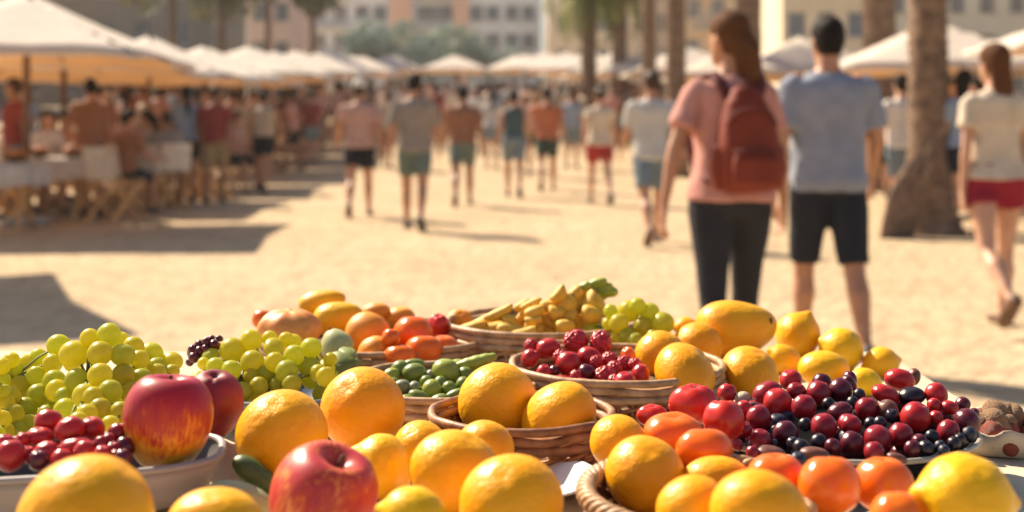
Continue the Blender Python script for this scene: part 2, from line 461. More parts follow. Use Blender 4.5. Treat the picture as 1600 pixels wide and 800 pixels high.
    # ---- shoes
    if shoes:
        for side, hip, knee, ank, td, sd, pitch in legs:
            g = Geo(); A_ = ank + up
            R = Matrix.Rotation(rad(pitch), 3, 'X')
            def Ft(v): return S(A_ + R @ Vector(v))
            g.loft([(Ft((0, -.070, -.048)), S(R @ Vector((.022, 0, 0))), S(R @ Vector((0, 0, .026)))), (Ft((0, -.050, -.040)), S(R @ Vector((.037, 0, 0))), S(R @ Vector((0, 0, .042)))), (Ft((0, -.005, -.038)), S(R @ Vector((.040, 0, 0))), S(R @ Vector((0, 0, .046)))),
                    (Ft((side * .006, .07, -.046)), S(R @ Vector((.046, 0, 0))), S(R @ Vector((0, 0, .034)))), (Ft((side * .008, .14, -.054)), S(R @ Vector((.049, 0, 0))), S(R @ Vector((0, 0, .024)))), (Ft((side * .004, .182, -.060)), S(R @ Vector((.030, 0, 0))), S(R @ Vector((0, 0, .015))))], 12, 2.4)
            out.append(('shoe', g.mesh('shoe', M_SHOE[shoes])))
    return out

def person(label, loc, rz=0, group=None, **kw):
    ms = person_meshes(**kw)
    t = thing('person', label, 'person', loc, rz, group)
    for n, me in ms: link(n, me, t)
    return t

def at_feet(px, feet_py=None, Y=None):
    if Y is None: Y = CH * F / (feet_py - HY)
    return Vector(((px - 800) / F * Y, Y, gz(Y)))

# ---- the walkers of the middle lane
woman = person('woman seen from behind in pink t-shirt and dark leggings wearing a red backpack', at_feet(1140, Y=5.2), rad(9), h=1.66, female=True,
    pose=dict(legL=(-11, 10, 2.5), legR=(14, 5, 2.5), armL=(-10, 23, 6), armR=(3, 17, 14), yaw=26, lean=1), shirt=('pink', .915, .19, .020), bottom=('charcoal', .13, True), hair='loosetail', hcol='auburn', skin=0, shoes='dark', vox=.0085)
tag(bpy.data.objects[woman.name], woman['label'], 'person')
man = person('dark haired man in blue-grey t-shirt and dark knee shorts beside the backpack woman', at_feet(1293, Y=6.16), rad(3), h=1.72,
    pose=dict(legL=(11, 6, 2), legR=(-11, 12, 3), armL=(-6, 12, 14), armR=(8, 14, 30), yaw=6), shirt=('bluegrey', .87, .22, .024), bottom=('navy', .50), hair='short', skin=0, shoes='dark', vox=.0085)
lady = person('woman with long brown hair in white top and crimson short shorts', at_feet(1553, Y=7.2), rad(4), h=1.66, female=True,
    pose=dict(legL=(-18, 34, 3), legR=(10, 4, 2), armL=(-9, 8, 12), armR=(-4, 8, 14), yaw=14), shirt=('cream', .93, .17, .020), bottom=('crimson', .76), hair='long', hcol='auburn', skin=1, shoes='brown', vox=.0085)
MID = [
    ('man in pale t-shirt and slate blue shorts walking beyond the backpack woman', 1018, 12.1, 1.74, False, ('lightgrey', .87, .22), ('slate', .58), 'short', 'brown', 0, None, 5),
    ('woman in beige top and bright red shorts walking away', 937, 17.9, 1.74, True, ('cream', .90, .14), ('red', .66), 'bun', 'brown', 1, None, 2),
    ('man in terracotta orange shirt and dark shorts walking far off', 855, 21.3, 1.82, False, ('terracotta', .90, .12), ('darkgreen', .60), 'short', 'dark', 0, None, 0),
    ('person in dark teal sleeveless top and pale skirt-length shorts', 803, 19.6, 1.74, True, ('teal', .99, 0.0), ('slate', .62), 'bun', 'dark', 0, None, -3),
    ('man in brown shirt and green-grey shorts in the middle lane', 723, 17.6, 1.76, False, ('brown', .93, .20), ('greengrey', .62), 'short', 'dark', 2, None, 3),
    ('tall man in grey-brown t-shirt with long shadow in the sunlit lane', 648, 13.7, 1.76, False, ('greybrown', .88, .24), ('greengrey', .62), 'short', 'dark', 0, None, -2),
    ('man in white cap and pale pink shirt with black shorts', 562, 15.6, 1.76, False, ('dustypink', .90, .18), ('black', .66), 'short', 'brown', 0, True, 4),
    ('bare-armed man in tan top and black shorts beside the left tables', 412, 21.0, 1.74, False, ('beige', .97, 0.0), ('black', .64), 'short', 'dark', 0, None, -6),
]
for i, (lab, px, Y, h, fem, sh, bo, hr, hcol, sk, cap, rz) in enumerate(MID):
    a = random.uniform(13, 22) * (1 if i % 2 else -1)
    person(lab, at_feet(px, Y=Y), rad(rz), h=h, female=fem, pose=dict(legL=(a, 6 if a > 0 else 24, 2), legR=(-a, 24 if a > 0 else 6, 2), armL=(-a * 1.1, random.uniform(7, 16), random.uniform(10, 34)), armR=(a * 1.1, random.uniform(7, 16), random.uniform(10, 34)), yaw=random.uniform(-8, 8)),
           shirt=sh, bottom=bo, hair=hr, hcol=hcol, skin=sk, shoes='dark' if i % 2 else 'brown', vox=.0125, cap=bool(cap))

# ---- red backpack on the woman's back
def backpack():
    RED = simple('backpack_red', (.22, .036, .014), (.17, .024, .011), 9, .7, .35, 70, .004, spec=.3)
    DRK = simple('backpack_dark', (.13, .02, .016), None, 9, .75, .3, 70, .004)
    R = Matrix.Rotation(woman.rotation_euler.z, 3, 'Z')
    t = thing('backpack', 'rust red backpack worn on the back of the woman in pink', 'backpack', woman.location + R @ Vector((.012, -.185, .915)), woman.rotation_euler.z)
    g = Geo()
    secs = []
    for z, w, d, y in [(0, .095, .05, .0), (.015, .120, .072, .0), (.08, .134, .092, -.005), (.18, .132, .088, -.005), (.28, .112, .074, .004), (.36, .086, .058, .015), (.415, .055, .038, .026), (.428, .035, .022, .03)]:
        secs.append((Vector((0, y, z)), Vector((w, 0, 0)), Vector((0, d, 0))))
    g.loft(secs, 28, 2.8)
    link('bag_body', remesh(g, .008, 4, 'bag_body', RED, .004, 14), t)
    g = Geo()
    g.loft([(Vector((0, -.085, .02)), Vector((.088, 0, 0)), Vector((0, .03, 0))), (Vector((0, -.10, .04)), Vector((.100, 0, 0)), Vector((0, .034, 0))), (Vector((0, -.10, .13)), Vector((.096, 0, 0)), Vector((0, .032, 0))), (Vector((0, -.088, .165)), Vector((.084, 0, 0)), Vector((0, .022, 0)))], 22, 3)
    link('front_pocket', remesh(g, .008, 3, 'front_pocket', RED, .003, 16), t)
    g = Geo()
    g.tube([(-.10, -.112, .166), (-.05, -.122, .170), (.05, -.122, .170), (.10, -.112, .166)], .006, 6)
    obj('zip', g, DRK, t)
    g = Geo()
    g.tube([(-.105, -.05, .27), (-.075, -.066, .32), (0, -.074, .345), (.075, -.066, .32), (.105, -.05, .27)], .006, 6)
    obj('zip', g, DRK, t)
    for sx in (-1, 1):
        g = Geo()
        g.tube([(sx * .06, .045, .375), (sx * .085, .075, .44), (sx * .095, .135, .487), (sx * .105, .215, .475), (sx * .12, .29, .40), (sx * .135, .31, .28), (sx * .15, .285, .16), (sx * .16, .20, .08), (sx * .145, .06, .03)],
               [.022, .026, .028, .028, .026, .024, .018, .012, .010], 10, flat=.3, up=(1, 0, 0))
        obj('strap', g, DRK, t)
        g = Geo()
        g.tube([(sx * .122, -.01, .03), (sx * .130, -.012, .09), (sx * .126, -.01, .17)], [.024, .032, .026], 10, roundend=True)
        obj('side_pocket', g, RED, t)
    g = Geo(); g.tube([(-.03, .03, .40), (-.026, .02, .435), (0, .015, .45), (.026, .02, .435), (.03, .03, .40)], .007, 8)
    obj('handle', g, DRK, t)
backpack()

# ---- the crowd: a few figures, copied with their parts, each with its own place and shirt
protos = []
for i in range(8):
    fem = i % 2 == 1
    a = [6, -8, 12, 2, -4, 10, -12, 4][i]
    ms = person_meshes(h=1.7, female=fem, pose=dict(legL=(a, 6 if a > 0 else 10, 2), legR=(-a, 10 if a > 0 else 6, 2), armL=(-a + [0, 30, 0, 20, 0, 40, 10, 0][i], 9, [10, 60, 12, 30, 8, 70, 20, 12][i]), armR=(a, 9, [12, 20, 60, 14, 30, 10, 12, 50][i]), yaw=[0, 20, -25, 10, -10, 30, 0, -20][i]),
        shirt=('beige', .88 if not fem else .93, .2), bottom=('slate', .56 if not fem else .66), hair=['short', 'long', 'short', 'ponytail', 'short', 'bun', 'short', 'long'][i], hcol=['dark', 'brown', 'brown', 'dark', 'dark', 'fair', 'brown', 'dark'][i], skin=[0, 1, 2, 0, 1, 0, 2, 1][i], shoes='dark', vox=.019)
    protos.append(ms)
SEAT = []
for i in range(4):
    fem = i % 2 == 1
    ms = person_meshes(h=1.70, female=fem, pose=dict(legL=(84, 84, 8), legR=(80, 84, 8), armL=(35, 8, 55), armR=(30, 10, 60), yaw=[-15, 20, 0, 30][i], lean=[8, 4, 10, 2][i]),
        shirt=('beige', .90, .2), bottom=('navy', .52), hair=['short', 'long', 'short', 'ponytail'][i], hcol=['dark', 'brown', 'brown', 'dark'][i], skin=[0, 1, 2, 0][i], shoes='dark', vox=.016)
    SEAT.append(ms)
SHN = dict(dustypink='dusty pink', white='white', brown='brown', terracotta='terracotta', maroon='maroon', cream='cream', beige='tan', greyblue='grey-blue', lightgrey='light grey', pink='pink', greybrown='grey-brown')
def crowd_person(ms, loc, rz, shirt, bottom, label, group, scale=1.0):
    t = thing('person', label, 'person', loc, rz, group); t.scale = (scale,) * 3
    for n, me in ms:
        o = link(n, me, t)
        if n in ('shirt', 'shorts', 'leggings'):
            o.material_slots[0].link = 'OBJECT'
            o.material_slots[0].material = cl(shirt if n == 'shirt' else bottom)
    return t
G_CROWD = 'blurred crowd under the parasols'
keys = ['dustypink', 'dustypink', 'white', 'brown', 'terracotta', 'maroon', 'cream', 'beige', 'greyblue', 'lightgrey', 'pink', 'greybrown', 'beige', 'brown']
taken = []
def place_crowd(n, fx, fy, zone, mind):
    c = 0; tries = 0
    while c < n and tries < n * 60:
        tries += 1
        Y = fy(); X = fx(Y)
        if any((X - a) ** 2 + (Y - b) ** 2 < mind ** 2 for a, b in taken): continue
        taken.append((X, Y))
        sh = random.choice(keys); bo = random.choice(['navy', 'slate', 'khaki', 'black', 'brown', 'greengrey'])
        rz = random.choice([0, 0, PI, PI / 2, -PI / 2]) + random.uniform(-.5, .5)
        crowd_person(random.choice(protos), (X, Y, gz(Y)), rz, sh, bo, f'blurred person in {SHN[sh]} top standing {zone}', G_CROWD, random.uniform(.95, 1.06))
        c += 1
place_crowd(58, lambda Y: random.uniform(-5.4 - (Y - 20) * .26 - 2.0, -4.5 if Y > 25 else -5.6), lambda: random.uniform(24.8, 35), 'beneath the left parasol row', .48)
place_crowd(62, lambda Y: random.uniform(-6.5, 7.0), lambda: random.uniform(36, 47), 'closing the far end of the lane', .5)
place_crowd(40, lambda Y: random.uniform(-4.2, 4.6), lambda: random.uniform(33, 40), 'in the far middle of the lane', .42)
place_crowd(44, lambda Y: random.uniform(3.4, 3.4 + (Y - 16) * .30 + 2.0), lambda: random.uniform(22.5, 36), 'behind the palm trunks', .5)
place_crowd(9, lambda Y: random.uniform(5.6, 8.2), lambda: random.uniform(15.8, 20), 'under the nearest parasols past the palm', .6)
# a few far walkers in the open lane
for lab, px, Y, sh, bo, k in [('small far walker in pale grey top between two nearer walkers', 768, 27, 'lightgrey', 'slate', 3), ('small far walker in dark shorts behind the orange shirted man', 836, 25, 'dustypink', 'darkgreen', 5),
                              ('far walker in grey-blue top with arms down near the lane edge', 893, 27, 'greyblue', 'slate', 4), ('far walker in white top close to the far crowd', 745, 31, 'white', 'khaki', 1), ('far walker in tan top beside the white capped man', 606, 27, 'beige', 'brown', 2)]:
    p = at_feet(px, Y=Y); crowd_person(protos[k], p, random.uniform(-.2, .2), sh, bo, lab, None, 1.0); taken.append((p.x, p.y))
# figures at the left tables and right of the palm
for lab, px, Y, sh, bo, ms, rz in [
    ('person in rust brown top standing behind the nearest left table', 142, 15.6, 'brown', 'navy', protos[0], .4), 
    ('person in light grey-blue top close behind a grey-brown one', 290, 18.3, 'greyblue', 'navy', protos[3], .2),
    ('broad person in maroon red top at the end of the chairs', 336, 18.2, 'maroon', 'khaki', protos[6], .1), ('dark person in maroon top at the left rim of the crowd', 22, 15.2, 'maroon', 'slate', protos[2], 2.2),
    ('person in grey-blue top right at the edge of the crowd tables', 40, 17.0, 'greyblue', 'navy', protos[1], 2.9),
    ('person with white shirt half hidden behind the thick palm trunk', 1408, 14.2, 'white', 'slate', protos[4], .3), ('person in pale blue top standing just past the palm trunk', 1508, 13.0, 'greyblue', 'navy', protos[7], -.4), ('dark haired person in white shirt behind the long haired woman', 1528, 15.0, 'white', 'black', protos[0], .8)]:
    p = at_feet(px, Y=Y); crowd_person(ms, p, rz, sh, bo, lab, None, 1.02); taken.append((p.x, p.y))
# ------------------------------------------------------------------ ground
def ground():
    m, nt, b = mat('packed_sand')
    b.inputs['Roughness'].default_value = .95; b.inputs['Specular IOR Level'].default_value = .15
    tc = nt.nodes.new('ShaderNodeTexCoord')
    n1 = N(nt, 'ShaderNodeTexNoise', Scale=.55, Detail=6.0, Roughness=.6); nt.links.new(tc.outputs['Object'], n1.inputs['Vector'])
    n2 = N(nt, 'ShaderNodeTexNoise', Scale=4.5, Detail=8.0, Roughness=.7); nt.links.new(tc.outputs['Object'], n2.inputs['Vector'])
    c1 = ramp(nt, n1.outputs['Fac'], [(.3, (.47, .345, .21)), (.7, (.575, .43, .275))])
    c2 = ramp(nt, n2.outputs['Fac'], [(.32, (.50, .46, .42)), (.50, (.95, .94, .93)), (.56, (1, 1, 1)), (1, (1.08, 1.06, 1.03))])
    mx = nt.nodes.new('ShaderNodeMix'); mx.data_type = 'RGBA'; mx.blend_type = 'MULTIPLY'; mx.inputs['Factor'].default_value = .7
    nt.links.new(c1, mx.inputs['A']); nt.links.new(c2, mx.inputs['B'])
    nt.links.new(mx.outputs['Result'], b.inputs['Base Color'])
    n3 = N(nt, 'ShaderNodeTexNoise', Scale=9.0, Detail=5.0); nt.links.new(tc.outputs['Object'], n3.inputs['Vector'])
    nn = addbump(nt, b, n3.outputs['Fac'], .8, .07)
    n4 = N(nt, 'ShaderNodeTexNoise', Scale=90.0, Detail=3.0); nt.links.new(tc.outputs['Object'], n4.inputs['Vector'])
    addbump(nt, b, n4.outputs['Fac'], .4, .01, nn)
    ys = [-60, -20, 0, 10, 18] + [20 + i * .75 for i in range(9)] + [28, 32, 40, 50, 60, 66, 68, 70, 90, 140, 260, 600, 1500]
    xs = [-1500, -300, -60, -20, -6, 6, 20, 60, 300, 1500]
    g = Geo()
    vs = [(x, y, gz(y)) for y in ys for x in xs]
    nx = len(xs)
    fs = [(j * nx + i, j * nx + i + 1, (j + 1) * nx + i + 1, (j + 1) * nx + i) for j in range(len(ys) - 1) for i in range(nx - 1)]
    g.add(vs, fs)
    kind(obj('ground', g, m), 'structure')
ground()

# ------------------------------------------------------------------ parasols
M_CANV = translucent(simple('canvas_cream', (.88, .83, .74), (.82, .76, .66), 3, .85, .3, 30, .01), (.80, .52, .26), .36)
M_WOOD = simple('pole_wood', (.20, .095, .045), (.13, .06, .03), 12, .55, .3, 30, .01, stretch=(1, 1, .2))
M_OAK = simple('chair_wood', (.72, .43, .18), (.58, .33, .13), 14, .5, .3, 40, .01, stretch=(1, 1, .3))
M_IRON = simple('iron', (.06, .055, .05), None, 8, .5, metal=.6)
M_CONC = simple('concrete', (.38, .36, .33), None, 9, .9, .4, 30, .01)
def make_parasol():
    t = thing('parasol', 'x', 'parasol', (0, 0, 0))
    W = 1.78; E = 0.0; Hh = .76
    g = Geo(); n = 14
    vs = []; idx = {}
    for j in range(n + 1):
        for i in range(n + 1):
            x = -1 + 2 * i / n; y = -1 + 2 * j / n
            q = max(abs(x), abs(y)); d = min(abs(x), abs(y))
            z = E + Hh * (1 - q) ** 1.12
            # cloth sags between the four corner ribs and at the eaves
            sag = (1 - d / q) if q > 0 else 0
            z += .10 * sag * q * q * (1 if True else 0) * .35
            z += .012 * math.sin(x * 9 + y * 4) * q
            kk = 1 - .085 * q ** 3 * sag
            idx[i, j] = len(vs); vs.append((x * W * kk, y * W * kk, z))
    fs = [(idx[i, j], idx[i + 1, j], idx[i + 1, j + 1], idx[i, j + 1]) for j in range(n) for i in range(n)]
    g.add(vs, fs)
    # valance hanging from the eave
    per = [(i, 0) for i in range(n)] + [(n, j) for j in range(n)] + [(i, n) for i in range(n, 0, -1)] + [(0, j) for j in range(n, 0, -1)]
    v2 = []; f2 = []
    for k, (i, j) in enumerate(per):
        p = Vector(vs[idx[i, j]]); v2.append(p)
        o = p.copy(); o.z -= .075 + .012 * math.sin(k * 1.9); o.x *= 1.004; o.y *= 1.004; v2.append(o)
    L = len(per)
    for k in range(L): f2.append((2 * k, 2 * k + 1, 2 * ((k + 1) % L) + 1, 2 * ((k + 1) % L)))
    g.add(v2, f2)
    c = obj('canopy', g, M_CANV, t)
    so = c.modifiers.new('s', 'SOLIDIFY'); so.thickness = .006
    g = Geo(); g.tube([(0, 0, -2.1), (0, 0, -.4), (0, 0, .74)], [.05, .047, .04], 12); obj('pole', g, M_WOOD, t)
    g = Geo(); g.tube([(0, 0, .76), (0, 0, .79), (0, 0, .84)], [.05, .035, .012], 12, roundend=True); obj('finial', g, M_WOOD, t)
    for a in range(8):
        g = Geo(); r = W * (1.40 if a % 2 else .99)
        d = Vector((math.cos(a * PI / 4), math.sin(a * PI / 4), 0))
        g.tube([d * .03 + Vector((0, 0, .70)), d * r * .5 + Vector((0, 0, .31 + (.02 if a % 2 == 0 else 0))), d * r + Vector((0, 0, -.03))], .013, 6)
        obj('rib', g, M_WOOD, t)
    g = Geo(); g.loft([((0, 0, -2.0), (.28, 0, 0), (0, .28, 0)), ((0, 0, -1.93), (.28, 0, 0), (0, .28, 0)), ((0, 0, -1.90), (.24, 0, 0), (0, .24, 0)), ((0, 0, -1.88), (.06, 0, 0), (0, .06, 0))], 20, 5); obj('base_weight', g, M_CONC, t)
    return t
par0 = make_parasol()
first_par = [True]
def parasol(x, y, eave, label, group, rz=0, sc=1.0):
    o = par0 if first_par[0] else copy_tree(par0)
    first_par[0] = False
    o.location = (x, y, gz(y) + eave); o.rotation_euler = (0, 0, rz); o.scale = (sc, sc, 1)
    o['label'] = label; o['category'] = 'parasol'; o['group'] = group
    for ch in o.children:                    # pole and base follow the ground
        if ch.name.startswith('base_weight'): ch.location.z = 2.0 - eave
        if ch.name.startswith('pole'): ch.scale.z = max(1.0, eave / 2.1 + .0)
    return o
GL = 'cream parasols along the left of the lane'
LN = ['first fully seen', 'second', 'third', 'fourth', 'fifth', 'sixth', 'seventh', 'eighth', 'ninth', 'tenth', 'eleventh', 'last']
for i in range(11):
    y = 14.3 + i * 4.0
    parasol(-5.62 if i == 0 else -6.5 + random.uniform(-.15, .12), y, 1.90 + random.uniform(-.02, .08), f'cream square parasol over the left tables, {LN[i]} in its row', GL, random.uniform(-.08, .08), .92 if i == 0 else random.uniform(.96, 1.04))
for i in range(6):
    y = 21 + i * 4.2
    parasol(-10.6 + random.uniform(-.2, .2), y, 2.0, f'cream parasol in the left back row, {["first", "second", "third", "fourth", "fifth", "sixth"][i]} back', 'cream parasols of the left back row', .1)
parasol(-6.6, 10.0, 2.95, 'tall cream parasol beside the stall that shades the sand by the grapes', GL, .5, .9)
GR = 'cream parasols along the right of the lane'
RP = [(6.25, 18.4, 2.0), (5.7, 24.4, 2.0), (5.1, 28.2, 2.0), (4.5, 32.0, 2.0), (3.9, 35.8, 2.0), (3.3, 39.6, 2.0), (2.7, 43.4, 2.0), (2.1, 47.2, 2.0), (1.4, 51.0, 2.0), (.6, 54.8, 2.0)]
for i, (x, y, e) in enumerate(RP):
    parasol(x, y, e + random.uniform(-.05, .08), f'cream square parasol past the palm trunks, {LN[i + 1] if i else "nearest"} in the row going back', GR, random.uniform(-.10, .10), .9)
parasol(7.55, 14.6, 2.12, 'cream parasol above the long haired woman at the plaza edge', GR, .03, .9)
for i in range(3):
    parasol(-5.6 + i * 2.9, 57.5 + 1.2 * i, 2.0, f'cream parasol closing the far end of the lane, {["first", "second", "third"][i]} from the left row', 'cream parasols across the far end', .05 * i)

# ------------------------------------------------------------------ chairs, tables of the left terrace
M_CHCL = simple('chair_canvas', (.80, .72, .62), None, 12, .9, .3, 60, .004)
M_TCL = simple('terrace_cloth', (.62, .56, .50), None, 8, .9, .4, 20, .01)
def make_chair():
    t = thing('folding_chair', 'x', 'chair')
    for sx in (-1, 1):
        g = Geo(); g.tube([(sx * .22, .20, .0), (sx * .21, -.02, .24), (sx * .20, -.20, .45)], .029, 8, roundend=True); obj('leg', g, M_OAK, t)
        g = Geo(); g.tube([(sx * .19, -.25, .0), (sx * .19, -.02, .24), (sx * .19, .19, .44)], .029, 8, roundend=True); obj('leg', g, M_OAK, t)
        g = Geo(); g.tube([(sx * .20, -.20, .44), (sx * .20, -.25, .66), (sx * .20, -.31, .90)], .016, 8, roundend=True); obj('back_post', g, M_OAK, t)
    g = Geo()
    for k in range(6): g.box((0, -.18 + k * .072, .455), (.42, .058, .016))
    bevel(obj('seat', g, M_OAK, t), .004)
    g = Geo()
    secs = []
    for k in range(9):
        x = -.215 + .43 * k / 8; b = -.02 * math.sin(PI * k / 8)
        secs.append((Vector((x, -.265 + b, .70)), Vector((0, .024, -.005)) * .5, Vector((0, -.042, .20))))
    g.loft(secs, 16, 6); obj('backrest', g, M_CHCL, t)
    return t
ch0 = make_chair(); used = [False]
CH_L = [(178, 14.9, 2.75, 'folding wooden chair with pale canvas back nearest the sunlit sand'), (242, 16.6, 2.9, 'folding chair with pale back beside the chair nearest the sand'),
        (296, 18.6, 1.2, 'folding wooden chair turned sideways in the middle of the chair line'), (338, 18.9, 2.2, 'folding wooden chair standing last before the maroon shirted person'),
        (95, 16.4, .3, 'folding chair behind the food table facing the lane'), (20, 14.4, 2.6, 'folding chair at the rim of the crowd by the nearest table'), (215, 19.6, -.4, 'folding chair under the third parasol pole'), (160, 18.0, .6, 'folding chair pushed against the second table')]
for px, Y, rz, lab in CH_L:
    o = copy_tree(ch0) if used[0] else ch0
    used[0] = True
    p = at_feet(px, Y=Y); o.location = p; o.rotation_euler = (0, 0, rz + PI)
    tag(o, lab, 'chair', 'wooden chairs of the left terrace')
def make_table():
    t = thing('trestle_table', 'x', 'table')
    g = Geo(); g.box((0, 0, .73), (1.3, .8, .035)); bevel(obj('tabletop', g, M_OAK, t), .006)
    for sx in (-1, 1):
        for a in (-1, 1):
            g = Geo(); g.tube([(sx * .5, a * .34, 0), (sx * .5, 0, .36), (sx * .5, -a * .30, .71)], .024, 8); obj('leg', g, M_OAK, t)
    return t
tb0 = make_table()
def drape(w, d, drop):
    g = Geo(); n = 16
    vs = []; per = []
    for k in range(4 * n):
        s_, f = divmod(k, n); f /= n
        x, y = [(-1 + 2 * f, -1), (1, -1 + 2 * f), (1 - 2 * f, 1), (-1, 1 - 2 * f)][s_]
        per.append((x * w / 2, y * d / 2))
    L = len(per)
    vs = [(x, y, .752) for x, y in per] + [(x * 1.03 + .012 * math.sin(k * 1.7), y * 1.03 + .012 * math.cos(k * 1.3), .752 - drop * .5) for k, (x, y) in enumerate(per)] + [(x * 1.05 + .025 * math.sin(k * 1.7), y * 1.05 + .025 * math.cos(k * 1.3), .752 - drop + .02 * math.sin(k * .9)) for k, (x, y) in enumerate(per)]
    fs = [tuple(range(L))] + [(k, L + k, L + (k + 1) % L, (k + 1) % L) for k in range(L)] + [(L + k, 2 * L + k, 2 * L + (k + 1) % L, L + (k + 1) % L) for k in range(L)]
    g.add(vs, fs); return g
M_FOOD = simple('orange_food', (.62, .22, .03), (.40, .11, .02), 20, .5, .4, 40, .01)
M_BOWL = simple('wood_bowl', (.22, .10, .04), None, 14, .5)
TBL = [(62, 15.2, .1, 'x-legged wooden table heaped with orange food under the first parasol'), (130, 17.2, .05, 'second wooden terrace table behind the chairs with pale backs'), (250, 19.8, 0, 'third wooden terrace table near the maroon shirted person'), (-35, 13.4, .1, 'nearest wooden terrace table cut by the picture edge')]
for i, (px, Y, rz, lab) in enumerate(TBL):
    o = tb0 if i == 0 else copy_tree(tb0)
    o.location = at_feet(px, Y=Y); o.rotation_euler = (0, 0, rz); tag(o, lab, 'table', 'wooden tables of the left terrace')
    c = obj('tablecloth', drape(1.32, .82, .24), M_TCL); c.location = o.location; c.rotation_euler = o.rotation_euler
    tag(c, 'pale cloth on the ' + lab.split(' with')[0].split(' heaped')[0].split(' cut')[0], 'tablecloth', 'pale terrace tablecloths')
    for k in range(3):
        bx = -.4 + .4 * k
        R = Matrix.Rotation(rz, 3, 'Z')
        t = thing('food_bowl', f'wooden bowl of orange food, {["first", "second", "third"][k]} from the crowd side on the {["first", "second", "third", "nearest"][i]} terrace table', 'bowl', o.location + R @ Vector((bx, .0, .756)), 0, 'wooden bowls of orange food')
        g = Geo(); g.loft([((0, 0, 0), (.07, 0, 0), (0, .07, 0)), ((0, 0, .03), (.13, 0, 0), (0, .13, 0)), ((0, 0, .07), (.16, 0, 0), (0, .16, 0)), ((0, 0, .065), (.145, 0, 0), (0, .145, 0))], 20); obj('dish', g, M_BOWL, t)
        g = Geo()
        for q in range(16):
            a = random.uniform(0, 2 * PI); r = .10 * math.sqrt(random.random())
            g.ball((r * math.cos(a), r * math.sin(a), .075 + .05 * (1 - r / .1) + random.uniform(0, .015)), .034, 8, 6)
        obj('filling', g, M_FOOD, t)
# seated guests
for px, Y, rz, sh, k, lab in [(192, 15.9, -.5, 'brown', 0, 'dark haired guest in dark brown top seated among the front chairs'), (264, 17.4, .6, 'greybrown', 2, 'guest in grey-brown top seated before the maroon standing person'), (110, 17.9, 2.8, 'terracotta', 0, 'seated guest in terracotta top facing the stall at the second table'), (72, 16.2, -2.6, 'white', 1, 'seated woman in white top behind the orange food table'), (205, 20.6, -2.9, 'pink', 2, 'seated guest in pink top beyond the third table'),
                              (18, 16.0, 2.4, 'cream', 3, 'seated woman in cream top under the first parasol'), (285, 20.8, 2.9, 'white', 1, 'seated woman in white top near the third table end'),
                              (150, 19.0, -1.2, 'maroon', 0, 'seated guest in maroon top sideways behind the second table'), (232, 18.2, 1.4, 'beige', 3, 'seated guest in tan top between the second and third parasol poles'), (318, 20.4, 1.7, 'brown', 2, 'seated guest in brown top next to the maroon standing person'),
                              (368, 21.6, -2.2, 'dustypink', 1, 'seated woman in dusty pink top at the outer rim of the terrace'), (90, 20.2, 2.6, 'lightgrey', 0, 'seated guest in light grey top deep under the first parasol')]:
    crowd_person(SEAT[k], at_feet(px, Y=Y), rz, sh, 'navy', lab, None)
    o = copy_tree(ch0); p = at_feet(px, Y=Y); R = Matrix.Rotation(rz, 3, 'Z'); o.location = p + R @ Vector((0, -.02, 0)); o.rotation_euler = (0, 0, rz)
    tag(o, 'folding chair carrying the ' + lab.replace('seated ', '')[:60].rsplit(' ', 1)[0] if False else 'chair under the ' + lab, 'chair', 'wooden chairs of the left terrace')

